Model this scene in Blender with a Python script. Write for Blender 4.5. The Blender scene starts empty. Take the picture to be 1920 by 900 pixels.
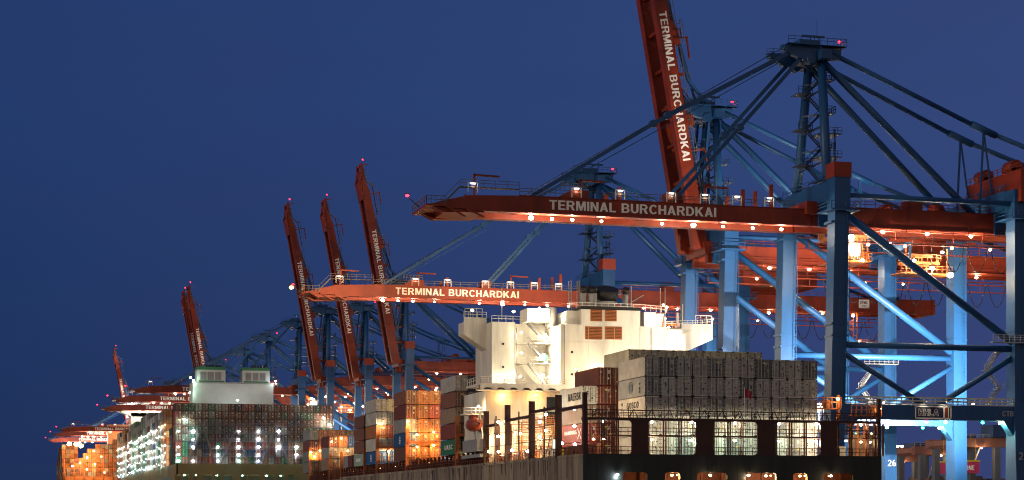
import bpy, math, random
from mathutils import Vector, Matrix
R = math.radians
random.seed(7)
SC = bpy.context.scene
COL = SC.collection
# ------------------------------------------------------------------ camera
TH = math.atan(952 / 3400)            # quay runs along +Y, eye level is z = 0
SN, CS = math.sin(TH), math.cos(TH)
cam = bpy.data.objects.new('camera', bpy.data.cameras.new('camera'))
COL.objects.link(cam); SC.camera = cam
cam.rotation_euler = (R(90), 0, -TH)
cam.data.sensor_width = 36; cam.data.lens = 3400 / 1920 * 36
cam.data.shift_y = (956 - 450) / 1920
cam.data.clip_start = 1; cam.data.clip_end = 20000
# ------------------------------------------------------------------ world: dusk sky
W = bpy.data.worlds.new('World'); SC.world = W; W.use_nodes = True
nt = W.node_tree; N = nt.nodes; LK = nt.links
bg = N['Background']; bg.inputs[1].default_value = 1.0
tc = N.new('ShaderNodeTexCoord'); sep = N.new('ShaderNodeSeparateXYZ'); LK.new(tc.outputs['Generated'], sep.inputs[0])
def wmath(op, a, b=None, clamp=False):
    n = N.new('ShaderNodeMath'); n.operation = op; n.use_clamp = clamp
    for i, v in enumerate((a, b)):
        if v is None: continue
        if isinstance(v, (int, float)): n.inputs[i].default_value = v
        else: LK.new(v, n.inputs[i])
    return n.outputs[0]
def wmix(f, a, b):
    n = N.new('ShaderNodeMix'); n.data_type = 'RGBA'
    for s, v in ((n.inputs[0], f), (n.inputs[6], a), (n.inputs[7], b)):
        if isinstance(v, (tuple, float)): s.default_value = v
        else: LK.new(v, s)
    return n.outputs[2]
el = sep.outputs[2]
# side: +1 to the right of the view, -1 to the left ; front: +1 into the view
def wdot(ax, ay):
    return wmath('ADD', wmath('MULTIPLY', sep.outputs[0], ax), wmath('MULTIPLY', sep.outputs[1], ay))
side = wdot(CS, -SN); front = wdot(SN, CS)
sf = wmath('ADD', wmath('MULTIPLY', side, 1.7), 0.5, True)
e1 = wmath('MULTIPLY', el, 4.6, True)
left_ = wmix(wmath('POWER', e1, 0.8), (0.0103, 0.0265, 0.086, 1), (0.0152, 0.0430, 0.150, 1))
right_ = wmix(wmath('POWER', e1, 0.8), (0.040, 0.054, 0.165, 1), (0.0340, 0.064, 0.198, 1))
dusk0 = wmix(sf, left_, right_)
cl = N.new('ShaderNodeTexNoise'); cl.inputs['Scale'].default_value = 5; cl.inputs['Detail'].default_value = 4; cm_ = N.new('ShaderNodeMapping'); cm_.inputs['Scale'].default_value = (1, 1, 4)
LK.new(tc.outputs['Generated'], cm_.inputs[0]); LK.new(cm_.outputs[0], cl.inputs['Vector'])
cf = wmath('MULTIPLY', wmath('SUBTRACT', cl.outputs[0], .42), 1.6, True)
dusk = wmix(wmath('MULTIPLY', cf, .45), dusk0, (0.028, 0.040, 0.125, 1))
sky = N.new('ShaderNodeTexSky'); sky.sky_type = 'NISHITA'; sky.sun_disc = False
SUN_EL, SUN_AZ = R(-2), math.atan2(-SN, -CS)       # the sun has set behind the camera
sky.sun_elevation = SUN_EL; sky.sun_rotation = SUN_AZ; sky.ozone_density = 3
wb = wmath('MULTIPLY', wmath('ADD', front, 0.15), -2.2, True)
skyd = N.new('ShaderNodeMix'); skyd.data_type = 'RGBA'; skyd.blend_type = 'MULTIPLY'; skyd.inputs[0].default_value = 1; LK.new(sky.outputs[0], skyd.inputs[6]); skyd.inputs[7].default_value = (.7, .7, .7, 1)
glow = wmix(wb, dusk, skyd.outputs[2])
tint = wmix(wb, (0, 0, 0, 1), (0.235, 0.168, 0.080, 1))
addn = N.new('ShaderNodeMix'); addn.data_type = 'RGBA'; addn.blend_type = 'ADD'; addn.inputs[0].default_value = 1
LK.new(glow, addn.inputs[6]); LK.new(tint, addn.inputs[7])
LK.new(addn.outputs[2], bg.inputs[0])
# added low sun lamp, stands in for shore lights on the port side
sl = bpy.data.lights.new('sun', 'SUN'); sl.energy = 1.0; sl.angle = R(15); sl.color = (1, .82, .62)
so = bpy.data.objects.new('sun', sl); COL.objects.link(so)
so.rotation_euler = (R(83), 0, R(-84))
vs = SC.view_settings
vs.view_transform = 'Standard'; vs.look = 'None'; vs.exposure = 0; vs.gamma = 1; vs.use_curve_mapping = False
SC.cycles.max_bounces = 4; SC.cycles.diffuse_bounces = 2; SC.cycles.glossy_bounces = 2
SC.cycles.sample_clamp_indirect = 3; SC.cycles.sample_clamp_direct = 0
SC.cycles.filter_width = 1.1; SC.cycles.use_denoising = True; SC.cycles.caustics_reflective = False; SC.cycles.caustics_refractive = False
# ------------------------------------------------------------------ helpers
def PX(px, Y):                       # world X where a measured column of the photo meets the plane Y
    t = (px - 960) / 3400
    return Y * (SN + t * CS) / (CS - t * SN)
def HH(py, X, Y): return (956 - py) / 3400 * (X * SN + Y * CS)
def WP(px, py, Y):
    X = PX(px, Y); return (X, Y, HH(py, X, Y))
_mats = {}
def mat(name, col, rough=.55, dirt=.25, dscale=.35, metal=0, streak=0, bump=0, objcol=False, emit=0, wave=0, dcol=None):
    if name in _mats: return _mats[name]
    m = bpy.data.materials.new(name); m.use_nodes = True; _mats[name] = m
    t = m.node_tree; n = t.nodes; l = t.links; b = n['Principled BSDF']
    b.inputs['Roughness'].default_value = rough; b.inputs['Metallic'].default_value = metal
    b.inputs['Specular IOR Level'].default_value = .35
    if emit:
        b.inputs['Base Color'].default_value = (*col, 1)
        b.inputs['Emission Color'].default_value = (*col, 1); b.inputs['Emission Strength'].default_value = emit
        return m
    if objcol:
        oi = n.new('ShaderNodeObjectInfo'); base = oi.outputs['Color']
    else:
        rg = n.new('ShaderNodeRGB'); rg.outputs[0].default_value = (*col, 1); base = rg.outputs[0]
    tcn = n.new('ShaderNodeTexCoord'); mp = n.new('ShaderNodeMapping'); l.new(tcn.outputs['Object'], mp.inputs[0])
    if streak: mp.inputs['Scale'].default_value = (1, 1, streak)
    if objcol:
        oi2 = n.new('ShaderNodeObjectInfo'); cm = n.new('ShaderNodeMath'); cm.operation = 'MULTIPLY'; cm.inputs[1].default_value = 57
        l.new(oi2.outputs['Random'], cm.inputs[0]); cx = n.new('ShaderNodeCombineXYZ')
        for i in range(3): l.new(cm.outputs[0], cx.inputs[i])
        l.new(cx.outputs[0], mp.inputs['Location'])
    nz = n.new('ShaderNodeTexNoise'); nz.inputs['Scale'].default_value = dscale; nz.inputs['Detail'].default_value = 6
    nz.inputs['Roughness'].default_value = .65; l.new(mp.outputs[0], nz.inputs['Vector'])
    rp = n.new('ShaderNodeValToRGB'); rp.color_ramp.elements[0].position = .38; rp.color_ramp.elements[1].position = .68
    l.new(nz.outputs[0], rp.inputs[0])
    mx = n.new('ShaderNodeMix'); mx.data_type = 'RGBA'; mx.blend_type = 'MULTIPLY' if dcol is None else 'MIX'
    ml = n.new('ShaderNodeMath'); ml.operation = 'MULTIPLY'; ml.inputs[1].default_value = dirt
    l.new(rp.outputs[0], ml.inputs[0]); l.new(ml.outputs[0], mx.inputs[0])
    l.new(base, mx.inputs[6]); mx.inputs[7].default_value = (*(dcol or (.25, .2, .17)), 1)
    l.new(mx.outputs[2], b.inputs['Base Color'])
    if wave:
        wv = n.new('ShaderNodeTexWave'); wv.bands_direction = 'Y'; wv.inputs['Scale'].default_value = wave
        l.new(tcn.outputs['Object'], wv.inputs['Vector'])
        bp = n.new('ShaderNodeBump'); bp.inputs['Strength'].default_value = .5; bp.inputs['Distance'].default_value = .04
        l.new(wv.outputs[1], bp.inputs['Height']); l.new(bp.outputs[0], b.inputs['Normal'])
    elif bump:
        bp = n.new('ShaderNodeBump'); bp.inputs['Strength'].default_value = bump; bp.inputs['Distance'].default_value = .05
        l.new(nz.outputs[0], bp.inputs['Height']); l.new(bp.outputs[0], b.inputs['Normal'])
    return m
BLUE = mat('crane_blue_paint', (.014, .078, .215), .42, .35, .18, streak=.25)
DBLUE = mat('dark_blue_paint', (.02, .05, .13), .5)
RED = mat('crane_red_paint', (.25, .028, .008), .5, .6, .22, streak=.4)
WHITE = mat('white_lettering', (.90, .86, .78), .6, .1)
STEEL = mat('galvanised_steel', (.42, .42, .40), .5, .4, 1.5)
DARK = mat('dark_steel', (.015, .013, .013), .6)
CABLE = mat('steel_cable', (.05, .06, .08), .5)
CREAM = mat('ship_white_paint', (.76, .71, .60), .5, .45, .4, streak=.15)
GREYP = mat('grey_paint', (.28, .27, .26), .6, .3)
MAROON = mat('deck_red_oxide', (.20, .045, .02), .6, .35, .8)
OXIDE = mat('orange_primer', (.42, .13, .035), .6, .45, .9)
BROWN = mat('dark_brown_steel', (.055, .020, .013), .6, .4, .6)
HULL = mat('weathered_hull', (.30, .24, .17), .7, .9, .35, streak=.12, dcol=(.07, .055, .045))
BLACKH = mat('black_hull', (.008, .010, .010), .45, .8, .5, streak=.06, dcol=(.020, .024, .020))
GREENH = mat('green_hull', (.08, .17, .14), .6, .8, .03, streak=.3, dcol=(.30, .17, .05))  # brown patches put the orange lamp light into the green paint
GREEN = mat('green_paint', (.02, .16, .07), .5)
YEL = mat('yellow_paint', (.6, .42, .03), .5)
GLASSD = mat('dark_glass', (.02, .025, .03), .15, 0)
CPAINT = mat('container_paint', (1, 1, 1), .6, .42, .55, objcol=True, wave=2.2)
CDOOR = mat('container_door_paint', (1, 1, 1), .6, .5, 1.6, objcol=True)
CGAP = mat('container_frame_dark', (.06, .05, .045), .7, .4)
CLAB = mat('container_decals', (.7, .66, .55), .6)
CLABY = mat('container_yellow_decals', (.6, .42, .05), .6)
ROD = mat('locking_rod_steel', (.30, .29, .27), .5)
ASPH = mat('quay_concrete', (.16, .15, .14), .85, .5, .05)
WATER = mat('river_water', (.01, .018, .03), .12, 0, 1, bump=.3)
RUBBER = mat('rubber', (.015, .015, .015), .7)

class MB:
    def __init__(s): s.v = []; s.f = []; s.m = []; s.sm = []
    def quadbox(s, c, mi=0):         # eight corners, bottom ring then top ring
        b = len(s.v); s.v += [tuple(p) for p in c]
        for q in ((0, 3, 2, 1), (4, 5, 6, 7), (0, 1, 5, 4), (1, 2, 6, 5), (2, 3, 7, 6), (3, 0, 4, 7)):
            s.f.append(tuple(b + i for i in q)); s.m.append(mi); s.sm.append(False)
    def box(s, x0, x1, y0, y1, z0, z1, mi=0):
        s.quadbox(((x0, y0, z0), (x1, y0, z0), (x1, y1, z0), (x0, y1, z0), (x0, y0, z1), (x1, y0, z1), (x1, y1, z1), (x0, y1, z1)), mi)
    def beam(s, p, q, w, h=None, mi=0, w2=None, h2=None):
        h = h or w; w2 = w2 or w; h2 = h2 or h
        p, q = Vector(p), Vector(q); d = (q - p).normalized()
        up = Vector((0, 0, 1)) if abs(d.z) < .93 else Vector((0, 1, 0))
        a = d.cross(up).normalized(); b = a.cross(d)
        c = [p + a * sx * w / 2 + b * sy * h / 2 for sx, sy in ((-1, -1), (1, -1), (1, 1), (-1, 1))]
        e = [q + a * sx * w2 / 2 + b * sy * h2 / 2 for sx, sy in ((-1, -1), (1, -1), (1, 1), (-1, 1))]
        s.quadbox(c + e, mi)
    def tube(s, p, q, r, r2=None, n=10, mi=0, cap=True):
        r2 = r if r2 is None else r2
        p, q = Vector(p), Vector(q); d = (q - p).normalized()
        up = Vector((0, 0, 1)) if abs(d.z) < .93 else Vector((0, 1, 0))
        a = d.cross(up).normalized(); b = a.cross(d); k = len(s.v)
        for c, rr in ((p, r), (q, r2)):
            for i in range(n):
                t = 2 * math.pi * i / n; s.v.append(tuple(c + a * math.cos(t) * rr + b * math.sin(t) * rr))
        for i in range(n):
            j = (i + 1) % n; s.f.append((k + i, k + j, k + n + j, k + n + i)); s.m.append(mi); s.sm.append(True)
        if cap:
            s.f.append(tuple(k + i for i in reversed(range(n)))); s.f.append(tuple(k + n + i for i in range(n)))
            s.m += [mi, mi]; s.sm += [False, False]
    def path(s, pts, r, n=5, mi=0):
        for a, b in zip(pts, pts[1:]): s.tube(a, b, r, n=n, mi=mi)
    def prism_y(s, poly, y0, y1, mi=0):          # polygon in (x, z)
        k = len(s.v); n = len(poly)
        s.v += [(x, y0, z) for x, z in poly] + [(x, y1, z) for x, z in poly]
        s.f.append(tuple(range(k, k + n))); s.f.append(tuple(reversed(range(k + n, k + 2 * n)))); s.m += [mi, mi]; s.sm += [False] * 2
        for i in range(n):
            j = (i + 1) % n; s.f.append((k + j, k + i, k + n + i, k + n + j)); s.m.append(mi); s.sm.append(False)
    def ball(s, c, r, n=8, mi=0, sz=1):
        k = len(s.v); c = Vector(c); m = n // 2
        for i in range(1, m):
            a = math.pi * i / m
            for j in range(n):
                t = 2 * math.pi * j / n; s.v.append((c.x + r * math.sin(a) * math.cos(t), c.y + r * math.sin(a) * math.sin(t), c.z + r * sz * math.cos(a)))
        s.v.append((c.x, c.y, c.z + r * sz)); s.v.append((c.x, c.y, c.z - r * sz)); T = len(s.v) - 2
        for i in range(m - 2):
            for j in range(n):
                j2 = (j + 1) % n; s.f.append((k + i * n + j, k + (i + 1) * n + j, k + (i + 1) * n + j2, k + i * n + j2)); s.m.append(mi); s.sm.append(True)
        for j in range(n):
            j2 = (j + 1) % n
            s.f.append((T, k + j, k + j2)); s.f.append((T + 1, k + (m - 2) * n + j2, k + (m - 2) * n + j)); s.m += [mi, mi]; s.sm += [True] * 2
    def rail(s, p, q, h=1.1, step=1.8, r=.035, mi=0, rails=(1, .55)):
        p, q = Vector(p), Vector(q); L = (q - p).length; n = max(1, round(L / step)); up = Vector((0, 0, h))
        for f in rails: s.beam(p + up * f, q + up * f, r * 2, mi=mi)
        for i in range(n + 1):
            a = p.lerp(q, i / n); s.beam(a, a + up, r * 1.8, mi=mi)
    def stair(s, p, q, w=.8, mi=0, axis=(0, 1, 0)):
        p, q = Vector(p), Vector(q); a = Vector(axis) * w / 2
        for sg in (-1, 1):
            s.beam(p + a * sg, q + a * sg, .08, .25, mi); s.beam(p + a * sg + Vector((0, 0, 1)), q + a * sg + Vector((0, 0, 1)), .06, mi=mi)
        n = max(2, int((q - p).length / .45))
        for i in range(n):
            c = p.lerp(q, (i + .5) / n); s.beam(c - a, c + a, .22, .06, mi)
    def build(s, name, mats, parent=None, loc=None, **kw):
        me = bpy.data.meshes.new(name)
        o = bpy.data.objects.new(name, me)
        org = Vector((0, 0, 0))
        if loc is not None:
            org = Vector(loc); o.location = org - (parent_world(parent) if parent else Vector((0, 0, 0)))
        elif parent is not None: org = parent_world(parent)
        me.from_pydata([(x - org.x, y - org.y, z - org.z) for x, y, z in s.v], [], s.f)
        if not isinstance(mats, (list, tuple)): mats = [mats]
        for m in mats: me.materials.append(m)
        me.polygons.foreach_set('material_index', s.m); me.polygons.foreach_set('use_smooth', s.sm); me.update()
        if parent is not None: o.parent = parent
        COL.objects.link(o); tag(o, **kw); return o
def parent_world(o):
    p = Vector(o.location)
    while o.parent is not None: o = o.parent; p += Vector(o.location)
    return p
def tag(o, label=None, cat=None, group=None, kind=None):
    if label: o['label'] = label
    if cat: o['category'] = cat
    if group: o['group'] = group
    if kind: o['kind'] = kind
def empty(name, loc, **kw):
    o = bpy.data.objects.new(name, None); o.location = loc; o.empty_display_size = 1; COL.objects.link(o); tag(o, **kw); return o
def _rect(a, b, c, d): return [(a, b), (c, b), (c, d), (a, d)]
def _band(cx, cy, rx, ry, a0, a1, sx=.2, sy=.165):
    n = max(3, int(abs(a1 - a0) / 22)); out = []
    for i in range(n):
        t0, t1 = R(a0 + (a1 - a0) * i / n), R(a0 + (a1 - a0) * (i + 1) / n)
        q = [(cx + rx * math.cos(t0), cy + ry * math.sin(t0)), (cx + rx * math.cos(t1), cy + ry * math.sin(t1)),
             (cx + (rx - sx) * math.cos(t1), cy + (ry - sy) * math.sin(t1)), (cx + (rx - sx) * math.cos(t0), cy + (ry - sy) * math.sin(t0))]
        out.append(q)
    return out
_b = _rect
GL = {
 'T': (.68, [_b(.24, 0, .44, .84), _b(0, .84, .68, 1)]), 'E': (.64, [_b(0, 0, .2, 1), _b(.2, .84, .63, 1), _b(.2, .43, .58, .58), _b(.2, 0, .64, .16)]),
 'R': (.76, [_b(0, 0, .2, 1), _b(.2, .84, .43, 1), _b(.2, .41, .43, .56), [(.34, .42), (.56, .42), (.76, 0), (.52, 0)]] + _band(.43, .705, .29, .295, -90, 90)),
 'M': (.88, [_b(0, 0, .18, 1), _b(.70, 0, .88, 1), [(.05, 1), (.27, 1), (.53, 0), (.36, 0)], [(.61, 1), (.83, 1), (.52, 0), (.35, 0)]]),
 'I': (.2, [_b(0, 0, .2, 1)]), 'N': (.73, [_b(0, 0, .19, 1), _b(.54, 0, .73, 1), [(.0, 1), (.22, 1), (.73, 0), (.51, 0)]]),
 'A': (.78, [[(0, 0), (.21, 0), (.5, 1), (.29, 1)], [(.57, 0), (.78, 0), (.49, 1), (.28, 1)], _b(.19, .2, .59, .35)]),
 'L': (.6, [_b(0, 0, .2, 1), _b(.2, 0, .6, .16)]), 'H': (.72, [_b(0, 0, .2, 1), _b(.52, 0, .72, 1), _b(.2, .42, .52, .58)]),
 'B': (.74, [_b(0, 0, .2, 1), _b(.2, .84, .43, 1), _b(.2, .44, .43, .58), _b(.2, 0, .43, .16)] + _band(.43, .735, .26, .265, -90, 90) + _band(.43, .29, .3, .29, -90, 90)),
 'U': (.72, [_b(0, .33, .2, 1), _b(.52, .33, .72, 1)] + _band(.36, .34, .36, .35, 180, 360)), 'C': (.76, _band(.4, .5, .4, .52, 38, 322)), 'O': (.8, _band(.4, .5, .4, .52, 0, 360)),
 'G': (.8, _band(.4, .5, .4, .52, 38, 330) + [_b(.42, .36, .8, .5), _b(.62, 0, .8, .4)]),
 'D': (.75, [_b(0, 0, .2, 1), _b(.2, .84, .36, 1), _b(.2, 0, .36, .16)] + _band(.36, .5, .39, .5, -90, 90)),
 'K': (.77, [_b(0, 0, .2, 1), [(.2, .28), (.74, 1), (.49, 1), (.2, .58)], [(.27, .44), (.41, .62), (.78, 0), (.53, 0)]]),
 'S': (.68, _band(.34, .72, .32, .3, 15, 265) + _band(.34, .285, .33, .3, 95, -165)),
 'P': (.7, [_b(0, 0, .2, 1), _b(.2, .84, .41, 1), _b(.2, .38, .41, .54)] + _band(.41, .69, .29, .31, -90, 90)),
 'Z': (.66, [_b(0, .84, .66, 1), _b(0, 0, .66, .16), [(0, .16), (.25, .16), (.66, .84), (.41, .84)]]),
 '2': (.64, _band(.32, .69, .32, .32, -40, 170) + [[(0, .14), (.26, .14), (.6, .5), (.42, .56)], _b(0, 0, .64, .16)]),
 '5': (.64, [_b(.06, .84, .6, 1), _b(.06, .46, .24, .84)] + _band(.3, .33, .33, .34, -150, 120)),
 '6': (.66, _band(.33, .32, .33, .33, 0, 360) + _band(.45, .45, .45, .56, 95, 180)), ' ': (.30, [])}
def text(mb, body, o, u, v, n, width, height, thick=.06, bold=0, mi=0, sp=1.0):
    """bold sans lettering fitted to width x height, standing on the plane at o (left bottom) spanned by u and v"""
    o, u, v, n = map(Vector, (o, u, v, n)); x = 0; gap = .115; tot = sum(GL[c][0] + gap for c in body) - gap; k = width / tot; cnt = 0
    for c in body:
        w, polys = GL[c]
        for p in polys:
            cnt += 1; d = thick * (1 + .03 * (cnt % 5)); b = len(mb.v); m = len(p)
            for dd in (0, d):
                for a in p: mb.v.append(tuple(o + u * ((x + a[0]) * k) + v * (a[1] * height) + n * dd))
            mb.f.append(tuple(b + m + i for i in range(m))); mb.m.append(mi); mb.sm.append(False)
            for i in range(m): j = (i + 1) % m; mb.f.append((b + i, b + j, b + m + j, b + m + i)); mb.m.append(mi); mb.sm.append(False)
        x += w + gap
WARM, WHT, COOL, SOD, GRN, YLW = (1, .70, .38), (1, .86, .62), (.82, .95, 1), (1, .50, .16), (.62, 1, .80), (.9, 1, .45)
_bulb = {}
def bulbmat(c, e): return mat('lamp_%d_%d_%d_%d' % (c[0] * 100, c[1] * 100, c[2] * 100, e), c, emit=e)
_LD = {}
def lamp(pos, parent, c=WARM, power=1500, r=.3, spot=None, e=40, name='floodlight', size=None):
    """a lamp: bright lens plus its housing, with its light just outside the lens"""
    key = (r, c, e)
    pw = parent_world(parent)
    o = bpy.data.objects.new(name, _bulb[key] if key in _bulb else bpy.data.meshes.new(name))
    if key not in _bulb:
        mb = MB(); mb.ball((0, 0, 0), r, 8, sz=.75); mb.box(-r * .9, r * .9, -r * .3, r * .3, r * .7, r * 1.15, 1)
        me = o.data; me.from_pydata(mb.v, [], mb.f); me.materials.append(bulbmat(c, e)); me.materials.append(DARK)
        me.polygons.foreach_set('material_index', mb.m); _bulb[key] = me
    o.location = Vector(pos) - pw; o.parent = parent; COL.objects.link(o)
    if power:
        typ = 'SPOT' if spot else 'POINT'
        k2 = (typ, c, power, spot[0] if spot else 0, r)
        if k2 not in _LD:
            ld = bpy.data.lights.new('lamp_light', typ); ld.energy = power; ld.color = c; ld.shadow_soft_size = .15
            if spot: ld.spot_size = R(spot[0]); ld.spot_blend = .6
            _LD[k2] = ld
        lo = bpy.data.objects.new('lamp_light', _LD[k2]); lo.parent = o; COL.objects.link(lo)
        d = Vector(spot[1]).normalized() if spot else Vector((0, -.5, -1)).normalized()
        lo.location = d * (r + .22)
        if spot: lo.rotation_euler = d.to_track_quat('-Z', 'Y').to_euler()
    return o

# ------------------------------------------------------------------ ground, water
mb = MB(); mb.box(-6000, 9000, -3000, 14000, -9, -8); mb.build('water', WATER, kind='structure')
mb = MB()
edge = [(131, -400), (131, 850), (126.5, 1080), (108.5, 1250), (96, 1500), (60, 2600), (40, 9000)]
k = len(edge); top = -1.5
for (xa, ya), (xb, yb) in zip(edge, edge[1:]):
    mb.quadbox(((xa, ya, -8.5), (6000, ya, -8.5), (6000, yb, -8.5), (xb, yb, -8.5), (xa, ya, top), (6000, ya, top), (6000, yb, top), (xb, yb, top)))
mb.build('quay', ASPH, kind='structure')

# ------------------------------------------------------------------ ship-to-shore cranes
CX, CY, ZQ = 135.0, 289.0, -1.5
def crane(name_label, group, X, Y, up, scale=1.0, lights=True, number=None, power=1.0, detail=1, ang=80):
    o = empty('gantry_crane', (CX, CY, ZQ), label=name_label, cat='crane', group=group)
    def P(x, y, h): return (CX + x, CY + y, h)
    def bld(mb, nm, mt, par=o, loc=None):
        mb.v = [(CX + x, CY + y, z) for x, y, z in mb.v]
        return mb.build(nm, mt, par, loc)
    ns = 10 if detail else 6
    # legs
    for lx, ly in ((0, -10.4), (0, 10.4), (33.8, -10.4), (33.8, 10.4)):
        m = MB(); lean = -1.0 if lx == 0 else 0
        tp = 55.7 if (lx, ly) == (0, -10.4) else (52.5 if lx == 0 else 55.2)
        def ring(cx, z, wx=1.3, wy=1.4): return [(cx - wx, ly - wy, z), (cx + wx, ly - wy, z), (cx + wx, ly + wy, z), (cx - wx, ly + wy, z)]
        m.quadbox(ring(lx + lean * 1.2, 1.2, 1.2, 1.9) + ring(lx + lean * .8, 16, 1.3, 1.4))
        m.quadbox(ring(lx + lean * .8, 16) + ring(lx, 50.3))
        m.quadbox(ring(lx, 50.3, 1.45, 1.5) + ring(lx, tp, 1.45, 1.5))
        for hh in (9, 23, 36, 44): m.box(lx + lean * (1.1 - hh / 50) - 1.34, lx + lean * (1.1 - hh / 50) + 1.34, ly - 1.44, ly + 1.44, hh, hh + .12)
        # collar walkway at the leg top
        m.box(lx - 2.6, lx + 2.6, ly - 2.7, ly + 2.7, 50.0, 50.22)
        for hh in (14.6, 29, 31, 48): m.box(lx + lean * .6 - 1.42, lx + lean * .3 + 1.36, ly - 1.47, ly + 1.45, hh, hh + .35)
        leg = bld(m, 'leg', BLUE)
        if detail:
            m = MB(); xx = lx + .55
            for a_ in (-.28, .28): m.beam((xx + a_, ly - 1.62, 18.5), (xx + a_ + (.0 if lx else .6), ly - 1.62, 50), .07)
            for q in range(44): m.beam((xx - .28 + (0 if lx else q * .0136), ly - 1.62, 18.8 + q * .7), (xx + .28 + (0 if lx else q * .0136), ly - 1.62, 18.8 + q * .7), .06)
            bld(m, 'ladder', BLUE, leg)
        if detail:
            m = MB()
            for a, b in (((-2.6, -2.7), (2.6, -2.7)), ((2.6, -2.7), (2.6, 2.7)), ((2.6, 2.7), (-2.6, 2.7)), ((-2.6, 2.7), (-2.6, -2.7))):
                m.rail((lx + a[0], ly + a[1], 50.2), (lx + b[0], ly + b[1], 50.2), 1.2, 1.3, .045)
            bld(m, 'railing', BLUE, leg)
        if (lx, ly) == (0, -10.4):
            m = MB(); m.box(lx - 1.6, lx + 1.6, ly - 1.62, ly + 1.62, 55.7, 58.2); bld(m, 'leg_cap', RED)
        # bogies
        m = MB()
        for k2 in range(4):
            yy = ly - 4.5 + k2 * 3; m.box(lx - .6, lx + .6, yy - 1.2, yy + 1.2, -.9, .1)
            for w in (-.7, .7): m.tube((lx - .35, yy + w, -1.0), (lx + .35, yy + w, -1.0), .45, n=10, mi=1)
        m.box(lx - .7, lx + .7, ly - 5, ly + 5, .1, 1.3); bld(m, 'bogie', [BLUE, DARK])
    # frames across the quay
    for ly in (-10.4, 10.4):
        m = MB(); m.box(.5, 32.5, ly - 1.0, ly + 1.0, 15.3, 17.8)
        for k2 in range(1, 8): m.box(.5 + 4 * k2, .5 + 4 * k2 + .08, ly - 1.03, ly + 1.03, 15.3, 17.8)
        m.prism_y([(1.2, 15.3), (3.2, 15.3), (1.2, 12.6)], ly - .9, ly + .9); m.prism_y([(32.6, 15.3), (32.6, 12.6), (30.6, 15.3)], ly - .9, ly + .9)
        pb = bld(m, 'portal_beam', BLUE)
        m = MB(); m.rail((.5, ly - .9, 17.8), (32.5, ly - .9, 17.8), 1.25, 2.1, .09, rails=(1, .55, .1)); m.rail((.5, ly + .9, 17.8), (32.5, ly + .9, 17.8), 1.25, 2.1, .06)
        bld(m, 'railing', mat('pale_rail', (.62, .58, .46), .5), pb)
        m = MB(); m.tube((0, ly, 50.6), (33.8, ly, 28.3), .66, n=ns); m.tube((0, ly, 27.8), (33.8, ly, 27.8), .55, n=ns)
        bld(m, 'brace', BLUE)
        m = MB(); m.tube((0, ly, 52.9), (33.8, ly, 52.9), .45, n=ns); bld(m, 'brace', BLUE)
        m = MB(); m.tube((-.6, ly, 27.2), (16.4, ly, 17.6), .5, n=ns); bld(m, 'brace', BLUE)
        m = MB(); m.tube((33.8, ly, 26.8), (18.0, ly, 17.6), .5, n=ns); bld(m, 'brace', BLUE)
    for lx in (0, 33.8):
        m = MB(); m.box(lx - 1.5, lx + 1.5, -9, 9, 52.2, 55.4); m.rail((lx - 1.5, -9, 55.4), (lx - 1.5, 9, 55.4), 1.1, 1.8, .045)
        for sg in (-1, 1): m.box(lx - 1.0, lx + 1.0, sg * 4.6 - .25, sg * 4.6 + .25, 48.4, 52.3)
        bld(m, 'cross_girder', BLUE)
        m = MB(); m.box(lx - 1.1 - (.9 if lx == 0 else 0), lx + .9 - (.9 if lx == 0 else 0), -8.6, 8.6, .2, 2.2); bld(m, 'sill_beam', BLUE)
    # landside stair tower on the near leg
    if detail:
        m = MB(); x0, y0 = 30.2, -8.3
        z = 17.8; k2 = 0
        while z < 27:
            a, b = ((x0 - 1.2, y0, z), (x0 + 1.2, y0, z + 3.2)) if k2 % 2 == 0 else ((x0 + 1.2, y0, z), (x0 - 1.2, y0, z + 3.2))
            m.stair(a, b, .8); m.box(b[0] - .7, b[0] + .7, y0 - .6, y0 + .6, z + 3.1, z + 3.2)
            m.rail((b[0] - .7, y0 - .6, z + 3.2), (b[0] + .7, y0 - .6, z + 3.2), 1.0, .7, .04); z += 3.2; k2 += 1
        bld(m, 'stairs', STEEL)
        m = MB(); m.box(27.5, 34.8, -13.2, -12.0, 28.6, 28.75); m.rail((27.5, -13.2, 28.75), (34.8, -13.2, 28.75), 1.2, 1.0, .05, rails=(1, .66, .33)); bld(m, 'platform', STEEL)
    # fixed girders
    m = MB()
    for a, b in ((-4.3, -3.0), (3.0, 4.3)):
        m.box(-1.9, 87, a, b, 48.75, 52.0); m.box(-1.9, 87, a - .28, b + .28, 48.55, 48.75); m.box(-1.9, 87, a - .1, b + .1, 52.0, 52.1)
        for k2 in range(1, 14): m.box(-2 + 6 * k2, -2 + 6 * k2 + .1, a - .03, b + .03, 48.75, 52)
    for k2 in range(8): m.box(6 + 10 * k2, 6.7 + 10 * k2, -3, 3, 49.6, 50.8)
    m.box(87.0, 87.8, -4.9, 4.9, 48.5, 52.2)
    gd = bld(m, 'main_girder', RED)
    m = MB()
    for yy in (-5.4, 5.4):
        m.box(0, 78, yy - .5, yy + .5, 48.0, 48.1); m.rail((0, yy + (-.5 if yy < 0 else .5), 48.1), (78, yy + (-.5 if yy < 0 else .5), 48.1), 1.1, 3, .04)
        for k2 in range(14): m.beam((2 + 5.6 * k2, yy, 48), (2 + 5.6 * k2, yy, 46.0), .12); 
        m.box(2, 76, yy - .35, yy + .35, 45.85, 46.0)
    bld(m, 'walkway', RED, gd)
    m = MB(); m.rail((6, -4.2, 52.1), (80, -4.2, 52.1), 1.1, 2, .045); m.rail((6, 4.2, 52.1), (80, 4.2, 52.1), 1.1, 2, .045); bld(m, 'railing', RED, gd)
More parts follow.
